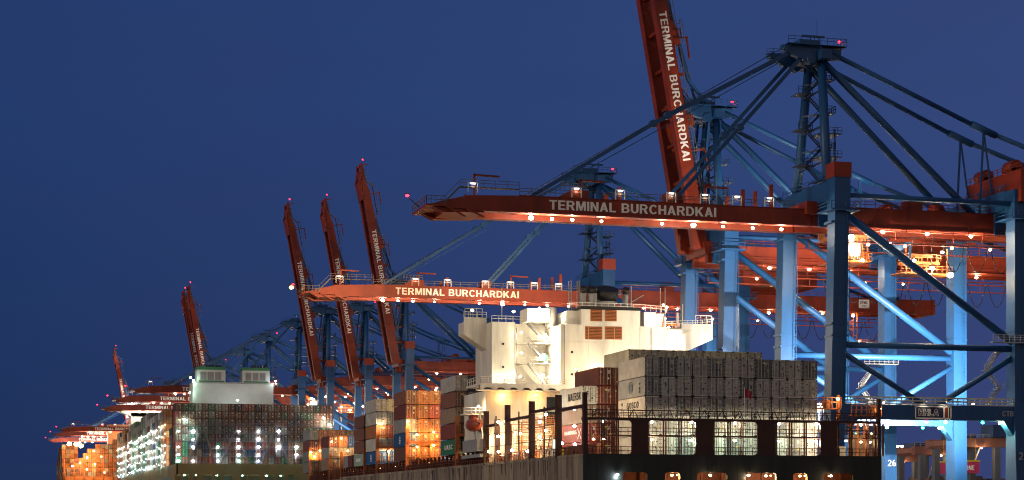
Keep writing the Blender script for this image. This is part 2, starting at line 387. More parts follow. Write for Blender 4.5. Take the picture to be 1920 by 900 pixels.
    # festoon loops
    m = MB()
    for k2 in range(11):
        x0 = 22 + k2 * 4.6; pts = []
        for i in range(9):
            t = i / 8; pts.append((x0 + 4.2 * t, -5.9, 46.0 - 4.6 * (1 - (2 * t - 1) ** 2)))
        m.path(pts, .09, 5)
    bld(m, 'festoon_cable', RUBBER)
    # machinery house, winch boxes
    m = MB(); m.box(33.0, 52, -13, 5.5, 53.0, 58.4); m.box(32.9, 52.1, -13.1, 5.6, 58.4, 58.6)
    mh = bld(m, 'machinery_house', RED)
    m = MB()
    for yy in (3.2, -6.5): m = MB(); m.tube((35.2, yy - 1.4, 59.9), (35.2, yy + 1.4, 59.9), 1.3, n=12); m.box(34.2, 36.2, yy - 1.4, yy + 1.4, 58.6, 59.8); bld(m, 'vent_drum', RED, mh)
    m = MB(); m.rail((33, -13, 58.6), (33, 5.5, 58.6), 1.1, 1.6, .05); bld(m, 'railing', RED, mh)
    m = MB(); m.box(16.2, 19.0, -4.2, -1.4, 52.15, 53.4); m.prism_y([(16.2, 53.4), (19, 53.4), (18.5, 54.3), (16.7, 54.3)], -4.2, -1.4); bld(m, 'winch_housing', RED)
    m = MB(); m.tube((24, 2, 53.3), (26, 2, 53.3), 1.2, n=12); m.box(23.6, 26.4, .6, 3.4, 52.1, 52.5); bld(m, 'cable_drum', RED)
    # pylon
    m = MB(); m.tube((-.6, -7.5, 53), (.6, -2.4, 78), .85, .75, n=ns); bld(m, 'pylon_leg', BLUE)
    m = MB(); m.tube((-.2, 6.5, 53), (.6, 2.6, 78), .85, .75, n=ns); bld(m, 'pylon_leg', BLUE)
    m = MB()
    m.box(-.6, 1.4, -5.0, 5.0, 77.2, 78.8)
    for yy in (-3.0, 3.0):
        m.prism_y([(-7.2, 79.4), (-7.0, 78.7), (-4.2, 77.4), (-2, 77.0), (3.8, 77.6), (3.8, 79.2), (-3, 79.6)], yy - .55, yy + .55)
        m.tube((-6.4, yy - .8, 79.0), (-6.4, yy + .8, 79.0), .55, n=10); m.tube((-1.8, yy - .8, 77.3), (-1.8, yy + .8, 77.3), .8, n=10)
    m.box(-3.4, .4, -2.4, 2.4, 79.4, 80.9); m.box(-1.6, 2.6, .4, .9, 82.2, 82.5); m.beam((0, .6, 80), (0, .6, 82.3), .2); m.beam((1.6, .6, 80), (1.6, .6, 82.3), .15)
    m.beam((1.2, .6, 82.4), (1.2, .6, 85.2), .06)
    for yy in (-4.0, 4.0): m.box(-6.5, 4.4, yy - .5, yy + .5, 79.5, 79.62)
    m.box(.4, 4.4, -4.4, 4.4, 79.5, 79.62)
    ch = bld(m, 'crosshead', BLUE)
    m = MB()
    for a, b in (((-6.5, -4.5), (4.4, -4.5)), ((4.4, -4.5), (4.4, 4.5)), ((4.4, 4.5), (-6.5, 4.5))): m.rail((*a, 79.6), (*b, 79.6), 1.2, 1.2, .04)
    bld(m, 'railing', BLUE, ch)
    m = MB(); zz = [53.5, 59.5, 65.7, 71.9, 77.2]
    for i in range(4):
        sx = -1.5 if i % 2 else 1.5
        m.stair((-1.4, .6, zz[i]), (1.8, .6, (zz[i] + zz[i + 1]) / 2), .8); m.stair((1.8, -.4, (zz[i] + zz[i + 1]) / 2), (-1.4, -.4, zz[i + 1]), .8)
        for zc, xc in (((zz[i] + zz[i + 1]) / 2, 2.4), (zz[i + 1], -2.0)):
            m.box(xc - 1.3, xc + 1.3, -1.6, 1.6, zc - .1, zc); m.rail((xc - 1.3, -1.6, zc), (xc + 1.3, -1.6, zc), 1.1, .8, .045); m.rail((xc + 1.3, -1.6, zc), (xc + 1.3, 1.6, zc), 1.1, .8, .045)
        m.beam((-.2, 5.6 - i, zz[i + 1] - 3), (2.4, 0, zz[i + 1] - 3), .25); m.beam((-.2, -6 + i * 1.1, zz[i + 1]), (-.2, 5.4 - i, zz[i + 1]), .3)
    m.beam((3.6, 1, 53), (3.6, 1, 66), .2); m.beam((3.6, -1.5, 53), (3.6, -1.5, 66), .2)
    for z in (57, 61, 65): m.box(.5, 4.6, -2.2, 2.2, z, z + .12); m.rail((.5, -2.2, z), (4.6, -2.2, z), 1.1, .9, .04)
    bld(m, 'stairs', [DBLUE])
    # stays
    for sg in (-1, 1):
        m = MB(); m.tube((.6, 2.6 * sg, 77.4), (29, 3.8 * sg, 52.0), .6, n=ns); bld(m, 'backstay', BLUE)
        m = MB(); m.tube((1.6, 3.2 * sg, 78.8), (31, 4.0 * sg, 66.8), .42, n=ns); m.tube((31, 4.0 * sg, 66.8), (78, 4.4 * sg, 52.2), .42, n=ns)
        m.tube((28.6, 4 * sg, 67.8), (33.4, 4 * sg, 66.0), .62, n=ns)
        m.beam((31, 4 * sg, 66.8), (30.2, 4 * sg, 52), .3); m.beam((31, 4 * sg, 66.8), (33.0, 4 * sg, 53), .25)
        bld(m, 'backstay', BLUE)
    # boom
    piv = P(-2.0, 0, 51.3)
    m = MB(); tipx = -69.4
    for a, b in ((-4.3, -3.0), (3.0, 4.3)):
        m.prism_y([(-2.2, 48.75), (-2.2, 51.3), (-54, 51.3), (-62.5, 51.0), (-67.0, 49.9), (-69.2, 49.2), (-67.4, 48.75)], a, b)
        m.box(-62.5, -2.3, a - .28, b + .28, 48.5, 48.75); m.box(-54, -2.3, a - .1, b + .1, 51.3, 51.4)
        m.prism_y([(-69.2, 49.2), (-67.4, 48.75), (-62.5, 48.5), (-62.5, 48.2), (-66.8, 48.0)], a - .2, b + .2)
        for k2 in range(1, 11): m.box(-3 - 6 * k2, -3 - 6 * k2 + .07, a - .025, b + .025, 48.76, 51.2)
    for k2 in range(8): m.box(-9 - 7.4 * k2, -8.4 - 7.4 * k2, -3, 3, 49.3, 50.5)
    m.box(-69.8, -66.6, -5.2, 5.2, 48.9, 49.2); m.beam((-66.4, -5, 48.9), (-63.4, -5, 47.4), .5, .25); m.beam((-63.0, -5, 48.6), (-60.2, -5, 47.4), .5, .25)
    m.box(-66.4, -60, -4.4, 4.4, 48.2, 48.5)
    if up:
        for yy in (-3.65, 3.65): m.prism_y([(-68.6, 49.0), (-66.5, 50.4), (-71.6, 50.2), (-72.4, 49.4)], yy - .6, yy + .6)
        m.box(-72.3, -71.5, -4.2, 4.2, 49.5, 50.1); m.beam((-71.8, -3, 50), (-71.8, -3, 52.4), .3)
    # raised bracket, posts and cranes on top
    m.prism_y([(-47.6, 51.3), (-45, 52.7), (-42.2, 52.7), (-42.2, 51.3)], -4.3, -3)
    for x_, hh in ((-36.5, 2.3), (-27.0, 1.4), (-14.4, 3.0), (-9.2, 4.1)):
        for yy in (-3.4, 3.4): m.box(x_ - .28, x_ + .28, yy - .25, yy + .25, 51.3, 51.3 + hh)
    for x_ in (-61.5, -43.5, -21.4): m.beam((x_, -3.8, 51), (x_, -3.8, 54.6), .3); m.beam((x_, -3.8, 54.4), (x_ + 4.2, -3.8, 54.3), .3)
    m.box(-28.5, -26.3, -4, -2, 51.3, 53.0); m.box(-3.4, -1.0, -5.2, 5.2, 50.4, 52.6)
    boom = bld(m, 'boom', RED, o, piv)
    def blb(mb, nm, mt): return bld(mb, nm, mt, boom)
    m = MB(); text(m, 'TERMINAL BURCHARDKAI', (-48.9, -4.3, 49.28), (1, 0, 0), (0, 0, 1), (0, -1, 0), 29.3, 1.55, .06, .045, sp=1.04); blb(m, 'lettering', WHITE)
    m = MB(); m.rail((-54, -4.2, 51.4), (-5, -4.2, 51.4), 1.15, 2.0, .045); m.rail((-54, 4.2, 51.4), (-5, 4.2, 51.4), 1.15, 2.0, .045)
    m.rail((-64, -4.2, 52.4), (-54, -4.2, 52.4), 1.1, 2, .04); m.box(-64, -54, -4.3, -3.2, 52.3, 52.4); m.stair((-67, -4, 49.2), (-64, -4, 52.3), .8)
    m.rail((-69.8, -5.2, 49.2), (-66.6, -5.2, 49.2), 1.3, .8, .05); m.rail((-69.8, -5.2, 49.2), (-69.8, 5.2, 49.2), 1.3, 1.3, .05)
    m.rail((-47, -4.2, 52.7), (-42.5, -4.2, 52.7), 1.1, .7, .05)
    blb(m, 'railing', mat('dull_steel', (.14, .12, .11), .6))
    if number == '27': lamp(P(-72.6, -3, 50.2), boom, SOD, 900, .55, e=6)
    m = MB(); m.beam((-69.8, 0, 49.4), (-71.6, 0, 50.9), .12)
    if up: m.beam((-70.4, 0, 49.9), (-74.0, 0, 51.3), .12)
    blb(m, 'mast', DARK)
    lamp(P(-71.8, 0, 51.2) if not up else P(-74.1, 0, 51.4), boom, (1, .03, .07), 60, .34 * scale ** 2, e=5, name='warning_light')
    for x_ in (-61.9, -44.3, -36.7, -27.7, -21.7, -15.9, -10.0):
        m = MB()
        for a in (-.8, .8): m.beam((x_ + a, -4.5, 51.4), (x_ + a, -4.5, 53.0), .12)
        m.beam((x_ - .8, -4.5, 53), (x_ + .8, -4.5, 53), .14); m.beam((x_ - .8, -4.5, 52.3), (x_ + .8, -4.5, 52.3), .08)
        if not up:
            wl = blb(m, 'walkway_light', mat('lamp_frame_paint', (.8, .8, .76), .5)); m2 = MB(); m2.box(x_ - .4, x_ + .4, -4.62, -4.45, 52.78, 52.9)
            l2 = bld(m2, 'lens', bulbmat(COOL if x_ < -25 or x_ > -12 else WHT, 9), boom)
            ld = bpy.data.lights.new('lamp_light', 'POINT'); ld.energy = 25 * power; ld.color = WHT; ld.shadow_soft_size = .2
            lo = bpy.data.objects.new('lamp_light', ld); lo.parent = boom; lo.location = Vector(P(x_, -4.5, 52.4)) - Vector(piv); COL.objects.link(lo)
        elif x_ in (-44.3,): blb(m, 'walkway_light', DARK)
    # forestays
    if not up:
        for sg in (-1, 1):
            m = MB(); m.beam((-5, 3.0 * sg, 78.6), (-28, 3.6 * sg, 66.1), .42, .62); m.beam((-28, 3.6 * sg, 66.1), (-51.8, 3.7 * sg, 51.4), .42, .62)
            m.tube((-28, 3.6 * sg - .5, 66.1), (-28, 3.6 * sg + .5, 66.1), .7, n=8); m.beam((-4.5, 2.2 * sg, 78.2), (-51, 3.0 * sg, 51.2), .1)
            bld(m, 'forestay', BLUE)
            m = MB(); m.beam((-3.2, 3.0 * sg, 77.8), (-15, 3.4 * sg, 64.8), .42, .6); m.beam((-15, 3.4 * sg, 64.8), (-27.3, 3.7 * sg, 51.4), .42, .6)
            m.tube((-15, 3.4 * sg - .5, 64.8), (-15, 3.4 * sg + .5, 64.8), .7, n=8)
            bld(m, 'forestay', BLUE)
            m = MB()
            for dy in (1.6, 2.0): m.tube((-6.4, dy * sg, 79.3), (-53, 2.5 * sg, 51.5), .05, n=4)
            bld(m, 'hoist_rope', CABLE)
    else:
        a = R(ang)
        def B(r, d): return (-2.0 - r * math.cos(a) + d * math.sin(a), 51.3 + r * math.sin(a) + d * math.cos(a))   # r along the boom, d off its upper face
        for sg in (-1, 1):
            m = MB(); p1 = B(25.5, .3); p2 = B(50, .3)
            m.beam((-1, 3.0 * sg, 78.2), (p1[0] + 3.4, 3.4 * sg, 62), .5, .6); m.beam((p1[0] + 3.4, 3.4 * sg, 62), (p1[0], 3.6 * sg, p1[1]), .5, .6)
            m.beam((-.4, 3.2 * sg, 78.8), (p2[0] + 4.5, 3.6 * sg, 84.5), .5, .6); m.beam((p2[0] + 4.5, 3.6 * sg, 84.5), (p2[0], 3.7 * sg, p2[1]), .5, .6)
            m.beam((1.2, 3.2 * sg, 55), (1.2, 3.0 * sg, 77), .45)
            bld(m, 'forestay', BLUE)
            m = MB()
            for r_, dy in ((49, 2.2), (50, 2.7), (51, 3.1), (33, 2.0)):
                q = B(r_, .5); m.tube((-3.5, dy * sg, 79.6), (q[0], dy * sg, q[1]), .11, n=4)
            bld(m, 'hoist_rope', CABLE)
    if not up:
        # trolley, cab, spreader under the fixed girder
        m = MB(); m.box(3, 9, -3.6, 3.6, 46.9, 47.5)
        for x_ in (3.4, 8.6):
            for yy in (-3.4, 3.4): m.box(x_ - .5, x_ + .5, yy - .3, yy + .3, 47.5, 48.5)
        m.beam((4, -3, 47), (4, -3, 43), .2); m.beam((8, -3, 47), (8, -3, 43), .2); m.box(3, 9.5, -3.8, 3.8, 42.9, 43.1); m.rail((3, -3.8, 43.1), (9.5, -3.8, 43.1), 1.2, 1, .05)
        for q in range(7): m.beam((3 + q, -3.9, 43), (3.4 + q * .8, -3.9, 46.9), .12); m.box(3, 9, -4.0, -3.9, 43.5 + q * .5, 43.56 + q * .5)
        tr = bld(m, 'trolley', OXIDE)
        m = MB(); m.box(5.0, 7.6, -3.4, -1.0, 43.4, 46.0); m.box(4.9, 7.7, -3.45, -.95, 46.0, 46.2); cabm = bld(m, 'operator_cab', mat('cab_paint', (.7, .74, .78), .4), o)
        m = MB(); m.box(5.2, 7.4, -3.44, -3.40, 43.9, 45.6); m.box(4.96, 5.0, -3.2, -1.2, 43.6, 45.6); bld(m, 'window', mat('lit_cab_window', (.75, .9, 1), emit=3.5), cabm)
        m = MB()
        m.box(17, 24, -1.3, 1.3, 43.2, 43.7); m.box(18.5, 22.5, -1.0, 1.0, 44.4, 44.9)
        for x_ in (17.2, 20.4, 23.6):
            for yy in (-1.2, 1.2): m.beam((x_, yy, 43.7), (x_, yy, 44.6), .18)
        m.rail((17, -1.5, 43.7), (24, -1.5, 43.7), 1.2, .9, .05); m.rail((16, -2, 41.6), (26, -2, 41.6), 1.2, 1.0, .05); m.box(16, 26, -2, 2, 41.4, 41.6)
        for x_ in (17, 25): m.beam((x_, -1.9, 41.5), (x_, -1.9, 46.0), .15)
        m.prism_y([(12.2, 45.9), (16.8, 46.6), (16.8, 43.6), (16.4, 43.6), (16.4, 46.0), (12.6, 43.6)], -4.2, -4.0, 1)
        sp = bld(m, 'spreader_platform', [OXIDE, BLUE])
        m = MB()
        for x_ in (18.6, 22.4):
            for yy in (-.8, .8): m.tube((x_, yy, 44.6), (x_, yy * 2, 48.5), .04, n=4)
        bld(m, 'hoist_rope', CABLE)
    if lights:
        pw = 3600 * power
        if not up:
            for i, x_ in enumerate((-51.6, -48.0, -44.5, -39.4, -28.7, -23.1, -17.7, -12.3, -7.0)):
                big = i in (0, 5)
                lamp(P(x_, -2.75, 48.0), boom, WHT, pw * (.75 if big else .3), .46 if big else .27 + .02 * (i % 3), None, e=60 if big else 30)
            for x_, pp in ((9, 1), (26, 1)): lamp(P(x_, -9.2, 18.2), o, (1, .90, .80), 130000 * power, .25, (110, (0, 1, .22)), e=20); lamp(P(x_, -9.2, 15.6), o, (1, .90, .80), 24000 * power, .25, (140, (0, 1, -.3)), e=20)  # unseen floods added behind the near portal beam to brighten the far legs
            for x_ in (6.4, 22): lamp(P(x_, -2.2, 46.6 if x_ < 10 else 42.4), o, WHT, 900 * power, .42, e=60)
            lamp(P(4.2, -3.4, 41.8), o, WARM, 1600 * power, .45, e=50); lamp(P(25.6, -2.0, 41.4), o, WARM, 2600 * power, .6, e=60)
            for q in ((5.2, -4.6, 46.9, .55), (7.4, -4.4, 43.0, .35), (3.6, -4.4, 44.4, .3), (18.2, -2.6, 43.6, .35), (21.6, -2.6, 42.4, .4), (23.6, -2.8, 45.2, .3), (13.4, -3, 46.2, .4)): lamp(P(*q[:3]), o, WHT if q[2] > 43.5 else WARM, 1300 * power, q[3], e=50)
        if up:
            for x_ in (9, 26): lamp(P(x_, -9.2, 18.2), o, (1, .90, .80), 45000 * power, .25, (110, (0, 1, .22)), e=20)  # same unseen portal floods, added for the raised-boom cranes
        for x_ in (11, 19.5, 28, 44, 58): lamp(P(x_, -4.9 if x_ < 43 else -2.8, 47.9), o, WHT if x_ < 43 else WARM, pw * .45, .34, None, e=60)
        for x_ in (8, 15, 24, 31.5, 40): lamp(P(x_, -5.4, 45.6), o, WARM, 260 * power, .28, e=40)
        if detail:
            for x_, yy, c in ((20, -10.4, YLW), (30.4, -10.4, YLW), (27.1, -10.4, (.03, 1, .6)), (16.4, -10.4, (1, .05, .15)), (30.3, 10.4, YLW), (26.9, 10.4, (.03, 1, .6)), (19.7, 10.4, YLW)):
                lamp(P(x_, yy, 15.0), o, c, 900 * power if c is YLW else 20, .3, e=20, name='signal_lamp' if c is not YLW else 'floodlight')
    lamp(P(4.2, -2, 81.0), o, (1, .03, .07), 30, .3 * scale ** 2, e=5, name='warning_light')
    if number in ('25', '26'):
        m = MB(); text(m, number, (32.9, -12.36, 8.6), (1, 0, 0), (0, 0, 1), (0, -1, 0), 1.8, 1.3, .04); bld(m, 'number', mat('number_grey', (.4, .42, .44), .6))
    if number == '25':
        m = MB(); x0, x1, z0, z1, y = 13.6, 20.5, 15.45, 17.65, -11.40
        m.box(x0, x1, y - .1, y, z0, z1, 0)
        for q in ((x0, x1, z0, z0 + .2), (x0, x1, z1 - .2, z1), (x0, x0 + .2, z0, z1), (x1 - .2, x1, z0, z1), (18.95, 19.2, z0, z1), (19.85, 20.0, z0, z1)): m.box(q[0], q[1], y - .16, y - .1, q[2], q[3], 1)
        m.box(19.2, 19.8, y - .13, y - .1, z0 + .2, z1 - .2, 2)
        HO = [(0, 0), (.22, 0), (.22, .4), (.5, .4), (.5, 0), (.72, 0), (.72, 1), (.5, 1), (.5, .6), (.22, .6), (.22, 1), (0, 1)]; LO = [(0, 0), (.62, 0), (.62, .2), (.22, .2), (.22, 1), (0, 1)]
        AO = [(0, 0), (.22, 0), (.3, .22), (.56, .22), (.64, 0), (.86, 0), (.55, 1), (.31, 1)]; xx = 14.3
        for pts, adv in ((HO, .84), (HO, .82), (LO, .62), (AO, .9), ([(.37, .4), (.49, .4), (.43, .66)], 0)):
            if not adv: xx = lastx
            lastx = xx
            for i in range(len(pts)): p, q = pts[i - 1], pts[i]; m.beam((xx + p[0] * 1.2, y - .13, 15.97 + p[1] * 1.15), (xx + q[0] * 1.2, y - .13, 15.97 + q[1] * 1.15), .06, mi=1)
            xx += adv * 1.2
        bld(m, 'company_sign', [mat('sign_navy', (.02, .02, .06), .5), WHITE, mat('sign_brown', (.25, .05, .02), .5)])
        for x_ in (15.2, 18.9): lamp(P(x_, -12.6, 18.3), o, WHT, 60, .07, (110, (0, 1, -1.2)), e=6, name='sign_lamp')  # small lamps added to brighten the sign
        m = MB(); text(m, 'CTB', (30.3, y, 16.1), (1, 0, 0), (0, 0, 1), (0, -1, 0), 2.2, .9, .05, .06); bld(m, 'terminal_emblem', mat('emblem_grey', (.35, .33, .33), .6))
    if number == '27':
        m = MB(); m.box(67.2, 70.0, -4.46, -4.38, 49.6, 51.7, 0); text(m, 'ZPMC', (67.5, -4.46, 50.65), (1, 0, 0), (0, 0, 1), (0, -1, 0), 2.1, .65, .03, .05, 1)
        text(m, 'ZPMC', (68.1, -4.46, 50.0), (1, 0, 0), (0, 0, 1), (0, -1, 0), 1.0, .28, .03, .0, 1); bld(m, 'maker_plate', [WHITE, MAROON])
        # the lit maintenance lift hanging under the girder
        m = MB()
        for x_ in (63.6, 66.6):
            for yy in (-4.6, -2.6): m.beam((x_, yy, 41.2), (x_, yy, 48.5), .16)
        for z in (41.2, 42.8, 44.4, 46): m.beam((63.6, -4.6, z), (66.6, -4.6, z), .14); m.beam((63.6, -2.6, z), (66.6, -2.6, z), .12)
        for z in range(12): m.beam((64.5, -4.6, 41.4 + z * .45), (65.6, -4.6, 41.4 + z * .45), .07)
        m.box(64.5, 72.5, -4.7, -2, 40.4, 40.6); m.rail((64.5, -4.7, 40.6), (72.5, -4.7, 40.6), 1.2, .8, .07); m.beam((72.4, -4.6, 40.6), (72.4, -4.6, 48.6), .18); m.beam((70.6, -4.6, 40.6), (72.4, -4.6, 43.6), .18)
        bld(m, 'maintenance_cage', OXIDE); lamp(P(65.4, -5.0, 47.6), o, WARM, 700, .4, e=50); lamp(P(67, -4.9, 41.4), o, WARM, 500, .25, e=30)
    if up: boom.rotation_euler = (0, a, 0)
    o.location = (X, Y, ZQ); o.scale = (scale,) * 3
    return o
G = 'ship-to-shore gantry cranes along the quay'
crane('nearest blue gantry crane, boom lowered above the ship stern, company sign on its portal beam', G, 135, 289, False, number='25', power=1.25)
crane('crane with tallest looking red boom raised, directly behind the nearest blue gantry crane', G, 135, 337, True, number='26', power=.9)
crane('crane with bright orange lowered boom, passing behind the white ship bridge', G, 135, 410.5, False, number='27', power=.9)
crane('rightmost raised red boom of the three in the middle, behind the orange boom', G, 135, 624, True, power=.8, detail=0)
crane('middle one of the three raised red booms crossed by the orange boom', G, 135, 697, True, power=.8, detail=0)
crane('leftmost of three raised red booms, base behind the stern of the green ship', G, 135, 783, True, 1.1, power=.8, detail=0)
crane('topmost lowered boom of the three above the far white bridge, bright blue stays', G, 132, 842, False, 1.1, power=.8, detail=0)
crane('second lowered boom, just under the topmost one above the far white bridge', G, 128, 916, False, 1.1, power=.8, detail=0)
crane('third and lowest lowered boom directly above the far white bridge wing', G, 127, 997, False, 1.1, power=.8, detail=0)
crane('right one of the closely paired raised booms above the white funnel casing', G, 122, 1085, True, 1.1, power=.8, detail=0)
crane('left one of the closely paired raised booms above the white funnel casing', G, 121.5, 1112, True, 1.1, power=.8, detail=0)
crane('upper lowered boom of the distant orange lit group over the farthest ship', G, 113, 1268, False, 1.1, power=7, detail=0)
crane('middle lowered boom of the distant orange lit group over the farthest ship', G, 111, 1348, False, 1.1, power=7, detail=0)
crane('lowest lowered boom of the distant orange lit group, farthest to the left', G, 110, 1462, False, 1.1, power=7, detail=0)
crane('smallest single raised boom on the left, standing above the lowered red booms', G, 104, 1520, True, 1.1, power=1, detail=0)

# ------------------------------------------------------------------ containers
CW, CL, CH, PITX, PITZ = 2.44, 12.19, 2.84, 2.53, 2.93
PAL = {'W': ('white', (.60, .57, .50)), 'G': ('grey', (.27, .27, .25)), 'M': ('maroon', (.20, .045, .028)), 'B': ('brown', (.22, .085, .045)), 'O': ('orange', (.55, .19, .05)),
       'L': ('blue', (.02, .11, .30)), 'N': ('navy', (.02, .035, .09)), 'E': ('green', (.03, .16, .085)), 'T': ('tan', (.38, .25, .16)), 'R': ('red', (.42, .055, .04)), 'C': ('cream', (.62, .55, .36)), 'S': ('pale green', (.28, .38, .30))}
def cmesh(L, var=0, h=CH):
    """one container: body with frame, corrugated sides; doors are the aft (-Y) end"""
    m = MB(); w = CW / 2
    m.box(-w + .03, w - .03, .06, L - .06, .1, h - .04, 0)
    for x in (-w, w - .12):
        m.box(x, x + .12, 0, .16, 0, h, 0); m.box(x, x + .12, L - .16, L, 0, h, 0); m.box(x, x + .12, .16, L - .16, 0, .16, 0); m.box(x, x + .12, .16, L - .16, h - .12, h, 0)
    m.box(-w + .12, w - .12, 0, .14, 0, .16, 0); m.box(-w + .12, w - .12, 0, .14, h - .12, h, 0)
    for x in (-w - .005, w - .16):
        for z in (0, h - .14): m.box(x, x + .165, -.01, .2, z - .003, z + .143, 1)
    me = bpy.data.meshes.new('shipping_container'); me.from_pydata(m.v, [], m.f); me.materials.append(CPAINT); me.materials.append(CGAP); me.polygons.foreach_set('material_index', m.m)
    return me
def dmesh(var, h=CH):
    rnd = random.Random(var); m = MB(); w = CW / 2 - .13
    for s in (-1, 1):
        m.box(min(s * .015, s * w), max(s * .015, s * w), .02, .058, .17, h - .13, 0)
        for x in (.28, .82):
            m.tube((s * x, -.02, .14), (s * x, -.02, h - .12), .045, n=5, mi=1)
            for z in (.5, 1.1, 1.9, 2.4): m.box(s * x - .07, s * x + .07, -.04, .02, z, z + .07, 2)
            m.box(min(s * x, s * (x + .25)), max(s * x, s * (x + .25)), -.05, -.02, 1.25, 1.31, 1)
        for z in (.35, .95, 1.55, 2.15, 2.55): m.box(s * w - .08, s * w + .08, -.02, .06, z, z + .13, 2)
        for z in (.72, 1.35, 1.98): m.box(min(s * .05, s * w), max(s * .05, s * w), .0, .02, z, z + .05, 0)
    m.box(-.045, .045, -.01, .06, .17, h - .13, 2)
    for k in range(5):
        x = rnd.uniform(-.95, .8); z = rnd.uniform(.5, 2.3); m.box(x, x + rnd.uniform(.15, .38), -.014, .018, z, z + rnd.uniform(.12, .3), rnd.choice((3, 3, 4, 2, 2)))
    for k in range(4): z = 2.3 - k * .14; m.box(.35, .35 + rnd.uniform(.3, .55), -.012, .018, z, z + .07, 3)
    me = bpy.data.meshes.new('door'); me.from_pydata(m.v, [], m.f)
    for q in (CDOOR, ROD, CGAP, CLAB, CLABY): me.materials.append(q)
    me.polygons.foreach_set('material_index', m.m); return me
CM40, CM20 = cmesh(12.19), cmesh(6.06); DM = [dmesh(i) for i in range(5)]
ORD = ['first', 'second', 'third', 'fourth', 'fifth', 'sixth', 'seventh', 'eighth', 'ninth', 'tenth', 'eleventh', 'twelfth'] + ['%dth' % i for i in range(13, 30)]
TIER = {8: ['bottom', 'second', 'third', 'fourth', 'fifth', 'sixth', 'seventh', 'top'], 6: ['bottom', 'second', 'third', 'fourth', 'fifth', 'top'], 5: ['bottom', 'second', 'middle', 'fourth', 'top'],
        4: ['bottom', 'second', 'third', 'top'], 3: ['bottom', 'middle', 'top'], 2: ['lower', 'upper'], 1: ['only']}
def container(x, y, h, c, label, group, dim=1, mesh=None):
    o = bpy.data.objects.new('shipping_container', mesh or CM40); o.location = (x, y, h)
    nm, rgb = PAL[c]; j = dim * (1 + random.uniform(-.30, .15)); rgb = tuple(v * j for v in rgb); o.color = (*rgb, 1); gm = random.uniform(.75, 1.12)
    COL.objects.link(o); tag(o, label, 'container', group)
    d = bpy.data.objects.new('door', random.choice(DM)); d.parent = o; d.color = (*[v * gm * random.uniform(.96, 1.04) for v in rgb], 1); COL.objects.link(d)
    return o
CON = {}
def bay(Y, x0, cols, base, where, group, skip=(), pitz=PITZ, pitx=PITX, key=None, gaps=()):
    """cols: one string of colour letters per column, bottom to top ('.' = hidden or absent)"""
    gx = 0
    for i, c in enumerate(cols):
        if i in gaps: gx += .16
        nt_ = len(c)
        for j, ch in enumerate(c):
            if ch == '.': continue
            colr = PAL[ch][0]
            colw = '' if len(cols) == 1 else ('%s column from left, ' % ORD[i])
            lab = '%s container, %s%s tier, %s' % (colr, colw, TIER[nt_][j], where)
            o = container(x0 + i * pitx + gx, Y, base + j * pitz, ch, lab, group)
            if key: CON[(key, i, j)] = o
def side_text(o, body, y_left, z, width, height, m=DARK, name='lettering'):
    mb = MB(); loc = o.location
    text(mb, body, (loc.x - CW / 2 - .012, loc.y + y_left, loc.z + z), (0, -1, 0), (0, 0, 1), (-1, 0, 0), width, height, .02, .03); return mb.build(name, m, o)

# ------------------------------------------------------------------ near container ship
Y0 = 252.0
XL, XR = 81.5, 129.3
ship = empty('container_ship', (105.4, Y0, -8), label='nearest container ship, black stern towards the viewer, white bridge lit by floodlights', cat='ship', group='container ships moored at the quay')
DECK = 8.2
m = MB()    # hull: lofted
secs = [(Y0 + .6, 0, 0), (Y0 + 200, 0, 0), (Y0 + 250, 2, 6), (Y0 + 290, 8, 14), (Y0 + 320, 16, 20), (Y0 + 335, 23.2, 23.6)]
k0 = len(m.v)
for (y, a, b) in secs:
    m.v += [(XL + b, y, -8.5), (XL + a, y, -1), (XL + a, y, DECK - .4), (XR - a, y, DECK - .4), (XR - a, y, -1), (XR - b, y, -8.5)]
for i in range(len(secs) - 1):
    for j in range(6):
        a = k0 + i * 6 + j; b = k0 + i * 6 + (j + 1) % 6
        if i == 0 and j in (0, 1): pass
        m.f.append((a, a + 6, b + 6, b)); m.m.append(1 if j in (3, 4) else 0); m.sm.append(False)
m.f.append(tuple(k0 + len(secs) * 6 - 6 + j for j in range(6))); m.m.append(0); m.sm.append(False)
hull = m.build('hull', [HULL, BLACKH], ship)
m = MB()    # bulwark edge and stiffeners on the sheer line
m.box(XL - .06, XL + .5, Y0 + .4, Y0 + 200, DECK - .39, DECK + .05)
for i in range(16): m.box(XL - .03, XL + .02, Y0 + 1 + i * 12.4, Y0 + 1.06 + i * 12.4, 0, DECK - .4)
m.box(XL - .03, XL + .02, Y0 + .6, Y0 + 200, 4.1, 4.16)
rr = random.Random(8)
for i in range(120):
    y = rr.uniform(Y0 + 2, Y0 + 190); L_ = rr.uniform(.5, 3.2); w_ = rr.uniform(.08, .5); m.box(XL - .012, XL + .004, y, y + w_, DECK - .4 - L_, DECK - .42, 1)
m.build('bulwark', [HULL, mat('grime_run', (.06, .045, .035), .8)], ship)
